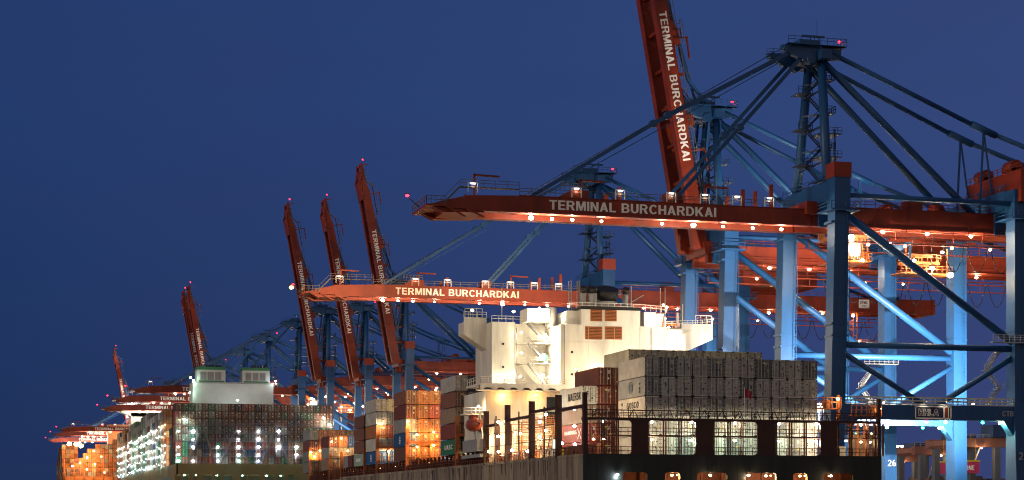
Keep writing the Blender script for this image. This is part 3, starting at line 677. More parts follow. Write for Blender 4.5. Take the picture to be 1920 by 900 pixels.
# transom with mooring openings
m = MB(); LWH = 5.55
ops = [(1168, 1215), (1247, 1275), (1307, 1364), (1398, 1456), (1487, 1514), (1544, 1600)]
m.box(XL, XR, Y0, Y0 + .6, LWH, DECK); px_ = XL
for a, b in ops:
    xa, xb = PX(a, Y0), PX(b, Y0); m.box(px_, xa, Y0, Y0 + .6, 1.8, LWH); px_ = xb
    for s, xx in ((1, xa), (-1, xb)): m.prism_y([(xx, LWH), (xx, LWH - .4), (xx + s * .12, LWH - .12), (xx + s * .4, LWH)] if s < 0 else [(xx, LWH), (xx + .4, LWH), (xx + .12, LWH - .12), (xx, LWH - .4)], Y0 + .002, Y0 + .598)
m.box(px_, XR, Y0, Y0 + .6, 1.8, LWH); m.box(XL, XR, Y0, Y0 + .6, -8.5, 1.8)
for px2 in range(1120, 1650, 44): m.box(PX(px2, Y0) - .03, PX(px2, Y0) + .03, Y0 - .015, Y0 + .01, -8, DECK - .05)
for z in (3.4, 6.7): m.box(XL, XR, Y0 - .012, Y0 + .01, z, z + .035)
rr = random.Random(5)
for i in range(46):
    x = rr.uniform(XL + .5, XR - .5); L_ = rr.uniform(.5, 2.2); w_ = rr.uniform(.04, .16); m.box(x, x + w_, Y0 - .008, Y0 + .004, DECK - .1 - L_, DECK - .02, 1)
m.build('transom', [BLACKH, mat('rust_run', (.03, .022, .015), .8)], ship)
m = MB(); m.box(XL + .6, XR - .6, Y0 + 6, Y0 + 6.2, 1, 7.6); m.box(XL + .6, XR - .6, Y0 + .7, Y0 + 6, 1.6, 1.8)
for a in range(14):
    x = XL + 4 + a * 3.3; m.box(x, x + .25, Y0 + 5.6, Y0 + 6, 1.8, 7.6)
    if a % 3 == 1: m.tube((x + 1, Y0 + 3, 2.4), (x + 2.6, Y0 + 3, 2.4), .7, n=10); m.box(x + .6, x + 3, Y0 + 2.4, Y0 + 3.8, 1.8, 2.2)
for z in (2.9, 4.2): m.box(XL + .6, XR - .6, Y0 + 5.85, Y0 + 5.98, z, z + .12)
moor = m.build('mooring_deck', mat('mooring_deck_paint', (.24, .08, .045), .6, .5, .5), ship)
for px2, c in ((1158, COOL), (1332, WARM), (1404, WARM), (1558, WARM), (1436, WARM), (1260, SOD), (1500, SOD)):
    y_ = Y0 - .35 if px2 in (1158, 1332, 1404, 1558) else Y0 + 2
    lamp((PX(px2, y_), y_, 5.15), ship, c, 260, .2, e=60)
    lamp((PX(px2 + 14, y_), Y0 + 3, 5.2), ship, WARM, 90, .12, e=25)
m = MB(); m.box(XL + .5, XR - .5, Y0 + .6, Y0 + 200, DECK - .42, DECK - .3); m.build('deck', MAROON, ship)
# stern lashing frame (five bays with three openings each)
FT, FB = 13.55, DECK
m = MB(); solids = [(1186, 1216), (1306, 1338), (1422, 1455), (1540, 1571)]
m.box(XL, XR, Y0 + .2, Y0 + 1.6, FT - .35, FT + .02)
for a, b in solids:
    xa, xb = PX(a, Y0), PX(b, Y0); m.box(xa, xb, Y0 + .25, Y0 + .65, FB, FT - .35)
    for xx, s in ((xa, -1), (xb, 1)):
        for z, t in ((FB, 1), (FT - .35, -1)):
            poly = [(xx, z), (xx + s * .5, z), (xx + s * .15, z + t * .15), (xx, z + t * .5)]
            if s * t < 0: poly.reverse()
            m.prism_y(poly, Y0 + .27, Y0 + .63)
m.box(XL - .05, XL + .55, Y0 + .1, Y0 + .8, FB, 17.2); m.box(XR - .5, XR, Y0 + .2, Y0 + .8, FB, 17.0)
frame = m.build('stern_frame', BROWN, ship)
m = MB()
posts = [1131, 1158, 1247, 1276, 1368, 1392, 1483, 1511, 1596, 1628]
for p in posts:
    x = PX(p, Y0 + .3); m.box(x - .32, x - .12, Y0 + .3, Y0 + .5, FB, FT - .35); m.box(x + .12, x + .3, Y0 + .5, Y0 + .7, FB, FT - .35)
for s_ in solids + [(1093, 1097), (1640, 1655)]:
    for p in s_: x = PX(p, Y0 + 1); m.box(x - .1, x + .1, Y0 + .8, Y0 + 1.1, FB, FT - .35)
m.box(XL, XR, Y0 + .3, Y0 + 1.5, 10.85, 11.0)
for z0, r_ in ((11.0, (1, .5)), (FB, (1, .5))): m.rail((XL + .3, Y0 + .35, z0), (XR - .3, Y0 + .35, z0), 1.1, 1.1, .05, rails=r_)
for x in [PX(p, Y0) for p in (1102, 1290, 1380, 1535, 1640)]:
    for i in range(11): m.box(x - .25, x + .25, Y0 + .9, Y0 + .94, FB + .3 + i * .45, FB + .36 + i * .45)
    m.box(x - .3, x - .25, Y0 + .88, Y0 + .96, FB, FT); m.box(x + .25, x + .3, Y0 + .88, Y0 + .96, FB, FT)
m.build('lashing_post', mat('rust_brown_steel', (.12, .035, .014), .6, .4, .8), frame)
m = MB(); m.rail((XL + .3, Y0 + .3, FT), (XR - .2, Y0 + .3, FT), 1.15, 1.5, .045, rails=(1, .66, .33)); m.rail((XL + .3, Y0 + 1.5, FT), (XR - .2, Y0 + 1.5, FT), 1.15, 1.5, .04)
for i in range(17):
    x = XL + 1.4 + i * 2.8; m.beam((x, Y0 + .6, FT), (x + .9, Y0 + .6, FT + 1.3), .1); m.beam((x + 1.5, Y0 + .6, FT), (x + .9, Y0 + .6, FT + 1.3), .1); m.beam((x, Y0 + .5, FT), (x, Y0 + .5, FT + 1.8), .09)
m.build('railing', BROWN, frame)
for px2, c, pw in ((1222, WHT, 330), (1296, WHT, 520), (1378, WHT, 420), (1461, WHT, 330), (1530, WHT, 900), (1131, COOL, 160), (1614, SOD, 300)):
    lamp((PX(px2, Y0 + 1.2), Y0 + 1.2, 13.0), frame, c, pw, .22, e=70)
for px2, c, pw in ((1222, WHT, 420), (1296, GRN, 480), (1378, GRN, 380), (1461, GRN, 330), (1530, WHT, 900), (1132, WARM, 150), (1113, SOD, 110), (1614, WARM, 200), (1632, YLW, 60)):
    lamp((PX(px2, Y0 + 1.2), Y0 + 1.2, 10.4), frame, c, pw, .2, e=70)
for px2, py2 in ((1538, 802), (1538, 833)): lamp(WP(px2, py2, Y0 + .9), frame, WARM, 20, .12, e=30)
lamp((PX(1571, Y0 + 1), Y0 + 1, HH(747, PX(1571, Y0), Y0)), frame, WARM, 150, .25, e=40); lamp((PX(1649, Y0 + .8), Y0 + .8, HH(766, PX(1649, Y0), Y0)), frame, WARM, 200, .28, e=50)
# starboard fittings at the stern, right of the reefers
m = MB()
xa, xb = PX(1533, Y0 + 2), PX(1576, Y0 + 2)
m.box(xa, xb, Y0 + 1.8, Y0 + 3, 15.4, 15.6); m.rail((xa, Y0 + 1.8, 15.6), (xb, Y0 + 1.8, 15.6), 1.6, .8, .06); m.box(xb - .5, xb - .2, Y0 + 1.8, Y0 + 2.4, FT, 17.6); m.box(xa + .6, xa + .8, Y0 + 1.8, Y0 + 2, FT, 15.5)
m.box(xa + 1.2, xa + 2.3, Y0 + 2, Y0 + 2.6, 15.6, 16.8); m.beam((xa + .4, Y0 + 2, 15.6), (xa + 1.4, Y0 + 2, 17.2), .12)
xc, xd = PX(1596, Y0 + 2), PX(1652, Y0 + 2)
m.rail((xc, Y0 + 1.9, 14.6), (xd, Y0 + 1.9, 14.6), 1.4, .9, .06); m.box(xc, xd, Y0 + 1.8, Y0 + 3, 14.4, 14.6)
for i in range(5): m.beam((xc + .5 + i, Y0 + 2, FT), (xc + .9 + i, Y0 + 2, 15.8), .1)
m.tube((PX(1640, Y0 + 2) - .6, Y0 + 2, 15.0), (PX(1640, Y0 + 2) + .4, Y0 + 2, 15.0), .8, n=10)
for i in range(9): m.box(PX(1598, Y0 + 3), PX(1622, Y0 + 3), Y0 + 4.5, Y0 + 4.6, DECK + .4 + i * .55, DECK + .5 + i * .55)
for p in (1598, 1610, 1622, 1641, 1648): x = PX(p, Y0 + 4); m.box(x - .12, x + .12, Y0 + 4.2, Y0 + 4.5, DECK, FT)
m.build('gangway_frame', OXIDE, ship)
m = MB(); m.box(PX(1568, Y0 + 4), PX(1586, Y0 + 4), Y0 + 4, Y0 + 5, DECK, DECK + 1.6); m.box(PX(1600, Y0 + 5), PX(1645, Y0 + 5), Y0 + 6, Y0 + 7, DECK, DECK + 3.6); m.build('deck_machinery', GREYP, ship)
# the reefers
RG = 'containers stacked on the nearest ship'
W5 = 'white stern block'
cols = ['WWWGW', 'WWWWG', 'GWGWW', 'WGWWW', 'WWGWG', 'GWWWW', 'WWWGW', 'WWWWG', 'WGWWW', 'GWGWW', 'WWWWG']
bay(Y0 + 3.6, 92.2 + 1.22, cols, 8.3, W5, RG, pitz=2.94, key='stern', gaps=(3, 8))
o = CON[('stern', 0, 2)]; o.color = (.66, .58, .46, 1); side_text(o, 'COSCO', 8.2, 1.25, 5.4, .95)
mb = MB(); l = o.location
mb.tube((l.x - 1.22, l.y + 10.4, l.z + 2.1), (l.x - 1.25, l.y + 10.4, l.z + 2.1), .28, n=12); mb.tube((l.x - 1.22, l.y + 10.4, l.z + 1.5), (l.x - 1.25, l.y + 10.4, l.z + 1.5), .14, n=10); mb.build('emblem', DARK, o)
o = CON[('stern', 0, 3)]; mb = MB(); l = o.location
for r0, r1 in ((.95, .82), (.6, .5)):
    for i in range(20):
        a, b = 2 * math.pi * i / 20, 2 * math.pi * (i + 1) / 20; c = Vector((l.x - 1.235, l.y + 6.4, l.z + 1.5))
        mb.beam(c + Vector((0, math.cos(a), math.sin(a))) * (r0 + r1) / 2, c + Vector((0, math.cos(b), math.sin(b))) * (r0 + r1) / 2, .05, .1)
for z in (1.2, 1.45, 1.7): mb.box(l.x - 1.25, l.x - 1.22, l.y + 5.6, l.y + 7.2, l.z + z, l.z + z + .12)
mb.build('emblem', mat('emblem_blue_grey', (.12, .15, .2), .6), o)
for z, hh in ((.5, .35), (.95, .45), (1.75, .3)): mb = MB(); mb.box(l.x - 1.25, l.x - 1.22, l.y + 2.1, l.y + 2.6, l.z + z, l.z + z + hh); mb.build('marking', DARK, o)
cols = ['RRTW', 'MMMMM', 'MMMMB'] + ['....GC'] * 9
bay(Y0 + 18.3, 87.2 + 1.22, cols, 7.75, 'second block from the stern', RG, pitz=2.95, key='second')
side_text(CON[('second', 0, 3)], 'MAERSK', 7.6, .75, 6.6, 1.2); side_text(CON[('second', 0, 1)], 'HAMBURG', 9.6, 1.3, 6.4, .6, WHITE); side_text(CON[('second', 0, 0)], 'SUD', 8.0, .8, 3.8, .9, WHITE)
mb = MB(); l = CON[('second', 0, 1)].location
mb.beam((l.x - 1.24, l.y + 2.6, l.z + 2.1), (l.x - 1.24, l.y + .9, l.z + .5), .05, .14); mb.beam((l.x - 1.24, l.y + .9, l.z + 2.1), (l.x - 1.24, l.y + 2.6, l.z + .5), .05, .14); mb.build('emblem', WHITE, CON[('second', 0, 1)])
BASE = 10.5
bay(331.2, 81.7 + 1.22, ['EMTBW', 'TMGGN'], BASE, 'dark stack touching white bridge', RG, pitz=2.99, key='b331')
side_text(CON[('b331', 0, 0)], 'UASC', 8.6, 1.0, 6.4, .85, WHITE)
bay(375, 81.7 + 1.22, ['BLGMB', 'OOOOO', 'OOORO'], BASE, 'orange lit stack left of bridge', RG, pitz=2.98, key='b375')
bay(406.7, 81.7 + 1.22, ['LWOWW', 'LGRGC'], BASE, 'pale stack left of orange one', RG, pitz=3.0, key='b406')
for kk in (('b375', 0, 1), ('b406', 0, 0)):
    mb = MB(); l = CON[kk].location
    for z in (.6, .95, 1.3, 1.65, 2.0): w_ = .35 + .45 * math.sin((z - .4) / 1.8 * math.pi); mb.box(l.x - 1.25, l.x - 1.22, l.y + 6 - w_, l.y + 6 + w_, l.z + z, l.z + z + .2)
    mb.build('emblem', WHITE, CON[kk])
bay(421.6, 81.7 + 1.22, ['SBBB'], BASE, 'brown stack just behind the pale stack', RG, pitz=3.0, key='b421')
mb = MB(); l = CON[('b421', 0, 0)].location
for i, (a, b) in enumerate(((9.2, 8.4), (8.2, 7.5), (6.6, 6.0), (5.8, 5.3), (5.1, 4.5), (4.3, 4.0))): mb.box(l.x - 1.25, l.x - 1.22, l.y + b, l.y + a, l.z + 1.0, l.z + 1.8)
mb.build('lettering', WHITE, CON[('b421', 0, 0)])
for i, (c, dy) in enumerate((('M', 0), ('G', 6.13))): container(81.7 + 1.22, 436.2 + dy, BASE, c, '%s short container alone on the low deck left of the brown stack' % PAL[c][0], RG, mesh=CM20)
bay(469, 81.7 + 1.22, ['TGM', 'CCO', 'CCL', 'TNO'], BASE, 'low stack towards the bow', RG, pitz=3.0, key='b469')
bay(501, 81.9 + 1.22, ['GGMG', 'COOO', 'MMOO', 'BTMO', 'MBOT', 'BTBO'], BASE, 'foremost stack at the bow', RG, pitz=3.0, key='b501')
# lashing bridges and cell guides along the deck
def lashing(Y, x0, x1, tops, lamps, hp=17.6, lc=WARM, pw=120):
    m = MB()
    for i in range(int((x1 - x0) / PITX) + 1):
        x = x0 + i * PITX; w = .38 if i in (0,) else .12
        m.box(x - w, x + w, Y - 1.0, Y - .55, DECK - .3, hp if i in (0, ) else hp - 3.4)
    for z in tops:
        m.box(x0, x1, Y - 1.6, Y - .5, z - .12, z); m.rail((x0, Y - 1.6, z), (x1, Y - 1.6, z), 1.1, 1.2, .035)
    m.box(x0, x1, Y - 1.1, Y - .6, hp - 3.6, hp - 3.2)
    o = m.build('lashing_bridge', OXIDE, ship)
    for px2, py2 in lamps: lamp(WP(px2, py2, Y - 1.5), o, lc, pw * 1.6, .24, e=60)
    return o
XW = XL + .35
lashing(331.2, XW, 95, (11.2, 14.0), [(893, 768), (886, 782), (872, 846)], 17.6, WARM, 330)
lashing(375, XW, 95, (11.2, 14.0), [(782, 815), (782, 838), (813, 810), (813, 835), (765, 790)], 17.7, SOD, 420)
lashing(406.7, XW, 92, (11.2, 14.0, 17.0), [(729, 846), (714, 795)], 17.7, WARM, 420)
pass
lashing(421.6, XW, 92, (11.2, 14.0), [], 14.5)
lashing(452, XW, 96, (11.2,), [(652, 845)], 14.5, SOD, 200)
lashing(469, XW, 98, (11.2, 14.0), [(640, 822), (622, 828), (640, 852)], 14.5, SOD, 260)
lashing(501, XW, 105, (11.2, 14.0), [(590, 856), (600, 845), (583, 848)], 17.5, SOD, 320)
# tall posts by the port rail between stern and bridge, joined by beams
m = MB(); ys = (265.7, 280.3, 294.9, 309.0, 301.5)
for y, hp in zip(ys, (17.6, 17.5, 17.7, 17.4, 15.6)): m.box(XL - .15, XL + .75, y - .3, y + .3, DECK - .3, hp)
for ya, yb, z in ((265.7, 280.3, 15.9), (280.3, 294.9, 15.3), (294.9, 309, 14.9), (252.4, 265.7, 15.4)): m.box(XL, XL + .5, ya + .3, yb - .3, z - .45, z)
for ya, yb in ((265.7, 280.3), (280.3, 294.9), (294.9, 309)):
    for z in (11.0, 13.2): m.box(XL, XL + .2, ya, yb, z - .08, z)
    m.box(XL + .1, XL + .3, (ya + yb) / 2 - .12, (ya + yb) / 2 + .12, DECK, 16.2)
m.build('side_post', BROWN, ship)
m = MB(); rnd = random.Random(3)
for Yc in (284, 290.5, 297):            # cross lashing bridges, empty bays
    for x in [XL + 1.5 + i * 1.9 for i in range(9)]: m.box(x - .1, x + .1, Yc - .1, Yc + .1, DECK, 14.6)
    for z in (9.9, 11.6, 13.2, 14.6): m.box(XL + 1, XL + 17, Yc - .35, Yc + .35, z - .1, z); m.rail((XL + 1, Yc - .35, z), (XL + 17, Yc - .35, z), .9, .8, .035)
m.build('deck_scaffold', OXIDE, ship)
for i in range(26):
    m = MB(); x = rnd.uniform(XL + 1, XL + 15); y = rnd.uniform(270, 311); s = rnd.uniform(.3, .9); h_ = rnd.uniform(.8, 3.0)
    if not 269 < y < 284 or x < 86: m.box(x, x + s, y, y + s, DECK, DECK + h_); m.box(x - .05, x + s + .05, y - .05, y + s + .05, DECK + h_, DECK + h_ + .08); m.build('deck_locker', rnd.choice((OXIDE, YEL, GREYP, CREAM, MAROON)), ship)
for i in range(30): m = MB(); x = rnd.uniform(XL + .8, XL + 13); y = rnd.uniform(285, 311); q = (x + rnd.uniform(-1, 1), y, DECK + rnd.uniform(2, 6)); m.beam((x, y, DECK), q, .12); m.box(q[0] - .3, q[0] + .3, y - .1, y + .1, q[2], q[2] + .12); m.build('pipe_stanchion', rnd.choice((OXIDE, BROWN, CREAM)), ship)
for x, y in ((84, 287), (88, 289), (91, 298), (86, 303)):
    m = MB()
    for i in range(12): m.box(x - .3, x + .3, y, y + .05, DECK + .3 + i * .5, DECK + .4 + i * .5)
    m.box(x - .36, x - .3, y, y + .06, DECK, DECK + 6.4); m.box(x + .3, x + .36, y, y + .06, DECK, DECK + 6.4); m.build('ladder', YEL, ship)
m = MB(); m.rail((XL + .2, 253, DECK), (XL + .2, 450, DECK), 1.1, 1.9, .05, rails=(1, .6)); m.box(XL + 3, XL + 3.4, 255, 500, DECK - .3, BASE - .6); m.box(XL + 1.2, XL + 18, 331, 344, BASE - .3, BASE - .02)
for Y_ in (375, 406.7, 421.6, 436.2, 469, 501): m.box(XL + 1.2, XL + 16, Y_, Y_ + 12.2, BASE - .3, BASE - .02)
y = 312
while y < 500: m.box(XL + .15, XL + .55, y, y + .35, DECK - .3, BASE - .1); m.box(XL + .15, XL + .8, y + 1.5, y + 1.9, DECK - .3, DECK + 1.2); y += 3.3
m.build('hatch_support', _mats['rust_brown_steel'], ship)
for px2, py2, Y_, c, p in ((934, 791, 299, WARM, 500), (934, 818, 299, WHT, 500), (917, 847, 305, WARM, 420), (935, 847, 299, WARM, 420), (960, 844, 291, WHT, 420), (975, 813, 289, WARM, 420), (1023, 777, 282.3, COOL, 300),
                       (1012, 791, 284.5, WHT, 350), (1023, 807, 282.3, WHT, 300), (1012, 819, 284.5, WARM, 350), (1077, 767, 268.5, COOL, 170), (1077, 799, 268.5, WARM, 170), (1078, 833, 268.5, WHT, 170), (1054, 831, 275, COOL, 120),
                       (989, 846, 287, WARM, 200), (1000, 852, 286, SOD, 200), (948, 790, 300, WARM, 400)):
    lamp(WP(px2, py2, Y_), ship, c, p * 1.05, .27, e=60)
for Y_ in (384, 395, 412, 428, 445, 458, 478, 490, 508, 340, 350, 362): lamp((XL + 2.2, Y_, 9.6), ship, SOD, 45, .1, e=20)
# superstructure
m = MB()
m.box(83.1, 123.5, 314, 330, DECK - .3, 21.4)                       # lower house
m.box(85.3, 89.7, 318.2, 330, 22.5, 34.2)                           # port flat block
m.box(89.7, 118.6, 321.0, 330, 22.5, 34.2)
m.box(118.6, 123.5, 320, 330, 22.5, 34.2)
m.box(96.3, 116.6, 311.4, 321, 21.4, 33.4)                          # casing block
m.box(100.2, 111.4, 311.4, 320, 33.4, 36.3)
m.box(97.9, 100.2, 312.6, 320, 33.4, 36.0)
m.prism_y([(81.0, 34.4), (81.0, 32.2), (85.3, 29.4), (85.3, 34.4)], 322, 326); m.prism_y([(129.8, 34.4), (123.5, 34.4), (123.5, 29.6), (129.8, 32.4)], 322, 326)
for x0, x1 in ((81.0, 85.3), (123.5, 129.8)):
    m.box(x0, x1, 322, 322.1, 34.4, 35.3)
m.box(91.4, 95.6, 316, 321, 34.2, 36.6); m.tube((96.4, 318, 33.4), (96.4, 318, 37.0), 1.1, n=12)
m.box(112.8, 115.0, 313, 317, 33.4, 36.2); m.prism_y([(115, 33.4), (115.2, 36.0), (116.6, 36.0), (116.0, 33.4)], 313, 316)
m.prism_y([(118.7, 33.6), (123.8, 33.6), (121.5, 32.6), (118.7, 32.4)], 316.8, 320)
for z in (26.6, 30.2): m.box(96.2, 116.65, 311.34, 311.42, z, z + .07)
for x in (101.5, 106.4, 111.3): m.box(x, x + .06, 311.34, 311.42, 21.5, 33.3)
for z in (12.3, 16.6): m.box(83.05, 123.5, 313.94, 314.02, z, z + .08)
house = m.build('superstructure', CREAM, ship)
m = MB()
m.box(81.2, 97.8, 310.8, 321, 22.15, 22.5); n_ = 7; x0 = 81.2; stp = (97.8 - x0) / n_
for i in range(n_):
    a = x0 + i * stp; m.prism_y([(a, 21.3), (a + stp * .18, 21.3), (a + stp * .42, 21.75), (a + stp * .75, 21.75), (a + stp, 21.3), (a + stp, 22.15), (a, 22.15)], 310.7, 310.95)
m.box(81.2, 97.8, 310.95, 314, 21.3, 21.42)
for z in (26.8, 30.5): m.box(89.8, 96.3, 317.2, 321, z - .15, z)
bal = m.build('balcony', CREAM, house)
m = MB(); m.rail((81.2, 310.9, 22.5), (97.8, 310.9, 22.5), 1.15, 1.5, .045, rails=(1, .66, .33)); m.rail((81.2, 310.9, 22.5), (81.2, 320, 22.5), 1.15, 1.5, .045)
for z in (26.8, 30.5): m.rail((89.8, 317.2, z), (96.3, 317.2, z), 1.05, 1.2, .04)
m.rail((85.3, 318.3, 34.2), (96, 318.3, 34.2), 1.1, 1.3, .045); m.rail((98, 311.5, 36.3), (111.4, 311.5, 36.3), 1.1, 1.2, .045); m.rail((111.4, 311.5, 36.3), (116.6, 311.5, 36.0), 1.1, 1, .045)
m.rail((118, 318, 34.2), (129.8, 322, 35.3), .9, 1.3, .04); m.rail((81, 322, 35.3), (85.3, 322, 35.3), 1.0, .8, .05)
for x0 in (81.2, 126.3):
    for dx in (0, 1.1, 2.2, 3.3): m.beam((x0 + dx, 322, 35.3), (x0 + dx, 322, 36.9), .09)
    m.beam((x0, 322, 36.9), (x0 + 3.3, 322, 36.9), .1)
m.box(79.5, 83.2, 316, 319, 17.1, 17.3); m.rail((79.5, 316, 17.3), (83.2, 316, 17.3), 1.1, .8, .05)
m.build('railing', CREAM, house)
m = MB()
for z0, z1 in ((22.5, 26.8), (26.8, 30.5), (30.5, 34.0)): m.stair((95.6, 317.6, z0), (91.8, 317.6, z1), .9)
m.build('stairs', GREYP, house)
m = MB()
def louvre(px0, px1, py0, py1):
    Yv = 311.4; xa, xb = PX(px0, Yv), PX(px1, Yv); za, zb = HH(py1, xa, Yv), HH(py0, xa, Yv)
    m = MB(); m.box(xa - .1, xb + .1, Yv - .1, Yv - .01, za - .1, za); m.box(xa - .1, xb + .1, Yv - .1, Yv - .01, zb, zb + .1); m.box(xa - .1, xa, Yv - .1, Yv - .01, za, zb); m.box(xb, xb + .1, Yv - .1, Yv - .01, za, zb)
    m.box(xa, xb, Yv - .02, Yv - .005, za, zb, 1)
    k = 8
    for i in range(k): z = za + (zb - za) * (i + .5) / k; m.beam((xa, Yv - .06, z), (xb, Yv - .06, z), .07, .13, 0)
    m.build('vent_louvre', [OXIDE, mat('vent_interior', (.09, .04, .015), .8, 0)], house)
louvre(1108, 1128, 580, 601); louvre(1135, 1155, 580, 601); louvre(1098, 1128, 613, 635); louvre(1135, 1165, 613, 635)
m = MB()
for x in (89.9, 96.9, 113.6): m.tube((x, 311.2 if x > 96 else 318.0, 22.6), (x, 311.2 if x > 96 else 318.0, 33.2), .07, n=5)
m.build('drain_pipe', GREYP, house)
for x, z in ((98.4, 24.4), (98.4, 28.4), (114.4, 24.4), (87.4, 26.0), (87.4, 30.2), (103.8, 24.0)):
    yy = 311.36 if x > 96 else 318.15
    m = MB(); m.tube((x, yy - .02, z), (x, yy + .02, z), .26, n=12, mi=1); m.tube((x, yy - .06, z), (x, yy - .02, z), .19, n=12, mi=0); m.build('porthole', [GLASSD, GREYP], house)
m = MB(); m.box(100.1, 111.5, 311.3, 320.1, 36.2, 36.75); m.build('funnel_band', DARK, house)
m = MB(); m.box(PX(970, 313.9), PX(1004, 313.9), 313.9, 313.98, 14, 20.4); m.build('window', GLASSD, house) if False else None
m = MB(); m.box(94.4, 98.9, 313.8, 313.98, 15.3, 20.4); m.box(96.6, 96.75, 313.7, 313.8, 15.3, 20.4, 1); m.box(94.4, 98.9, 313.7, 313.8, 17.8, 17.95, 1); m.build('window', [GLASSD, CREAM], house)
m = MB(); m.box(94.0, 95.5, 317.1, 317.16, 27.2, 28.3); m.build('notice_board', GREEN, house)
m = MB()
m.tube((106.0, 314.5, 36.3), (106.0, 314.5, 38.6), 1.9, 1.9, n=18, mi=1); m.tube((106.0, 314.5, 38.6), (106.0, 313.7, 40.3), 2.0, 2.0, n=18)
for x, r in ((101.2, .55), (102.6, .6), (109.3, .55), (103.4, .4)):
    m.tube((x, 313.5, 36.3), (x, 313.5, 39.6), r, n=12, mi=1); m.tube((x, 313.5, 39.6), (x, 313.0, 40.4), r * 1.15, n=12)
m.build('exhaust_pipe', [DARK, GREYP], house)
m = MB()
for x in (98.6, 100.2):
    for dx in (0, .5): m.beam((x + dx, 314, 36), (x + dx, 314, 41.5), .1)
    for z in range(9): m.beam((x, 314, 36.4 + z * .6), (x + .5, 314, 36.9 + z * .6), .06)
m.beam((96.2, 314, 40), (99, 314, 39.6), .12); m.beam((110.6, 314, 36), (110.6, 314, 41.0), .14); m.beam((110.6, 314, 38), (113, 314, 39.4), .12)
m.build('lattice_mast', GREYP, house)
m = MB()
for px2 in (941, 1238, 1247, 1280): m = MB(); p = WP(px2, 600, 323); m.beam(p, (p[0], p[1], p[2] + (6 if px2 < 1270 else 3)), .09); m.build('antenna', CREAM, house)
m = MB()
m = MB(); m.beam((122.3, 321, 34.2), (122.3, 321, 37.2), .35); m.build('mast', CREAM, house)
m = MB(); m.tube((129.7, 322, 35.2), (129.7, 322, 36.1), .08, n=6); m.ball((129.7, 322, 36.3), .35, 8); m.build('radome', CREAM, house)
for x in (117.4, 118.6): m = MB(); m.tube((x, 318, 34), (x, 318, 35.5), .25, n=8); m.ball((x, 318, 35.7), .4, 8); m.build('radome', CREAM, house)
m = MB(); m.tube((117.9, 318.5, 34), (117.9, 318.5, 34.8), .12, n=6); m.ball((117.9, 318.5, 34.9), .25, 8)
m.build('searchlight', CREAM, house)
for (x, y, z, p) in ((95.0, 316.6, 31.9, 900), (94.6, 316.6, 28.3, 900), (94.6, 316.6, 24.6, 800), (90.7, 317.6, 32.3, 420), (90.7, 317.6, 28.6, 420), (86.8, 316.2, 23.8, 420), (90.2, 316.6, 24.2, 300), (95.5, 313.6, 24.0, 260)):
    lamp((x, y, z), house, WHT, p * 1.15, .2, e=80)
for (x, y, z, p, c) in ((93.4, 315.2, 36.6, 380, COOL), (92.2, 315.4, 35.2, 260, WHT), (95.0, 315.0, 35.6, 300, WHT), (113.9, 311.6, 34.9, 380, WHT), (120.6, 317.6, 31.9, 850, WHT), (120.2, 317.4, 29.0, 500, WHT), (100.2, 309.8, 21.9, 500, WARM), (86.0, 313.0, 20.6, 320, SOD), (92, 312.6, 20.6, 320, SOD),
                      (88.0, 311.6, 13.9, 700, WARM), (84.5, 311.8, 12.6, 700, WARM), (93, 311.8, 12.6, 500, WARM), (82.0, 315.2, 18.6, 260, WARM), (97, 309, 12.6, 500, WARM), (104, 309, 24.8, 900, WARM)):
    lamp((x, y, z), house, c, p * 1.15, .2, e=70)
lamp(WP(941, 566, 323), house, WARM, 100, .22, e=30); lamp(WP(1250, 576, 323), house, WARM, 200, .3, e=40); lamp((116.5, 313, 37.6), house, WHT, 150, .25, e=40)
# deck floods on the bridge roof that wash the boom passing behind
for x in (84, 92, 98, 105, 112, 119): lamp((x, 327.5, 37.2), house, (1, .62, .30), 120000, .3, (28, (-.30 if x < 100 else .0, 1, .145)), e=40)
# floods on the front of the bridge over the forward stacks
for x in (84, 88): lamp((x, 330.3, 33), house, (1, .60, .24), 52000, .2, (70, (-.04, 1, -.16)), e=20)
# lights on the bridge throwing aft over the stern blocks
lamp((94, 310.6, 23.9), house, WARM, 3500, .25, (150, (-.2, -1, -.3)), e=60)
for x in (96.5, 106, 114):  # floods on poles hidden by the stacks, added to light the wall evenly
    m = MB(); m.tube((x, 302.5, DECK), (x, 302.5, 24.6), .14, n=6); m.build('lamp_post', CREAM, ship); lamp((x, 302.8, 24.6), house, WHT, 1700, .24, (160, (0, 1, .35)), e=60)

lamp((82.0, 263.5, 15.2), ship, WARM, 3000, .2, (150, (1, -.15, .35)), e=60)  # flood added to brighten the port side of the stern stack
lamp((82.0, 276.0, 14.8), ship, WARM, 1500, .2, (150, (1, -.1, .3)), e=60)  # another added flood, brightens the side of the second stack
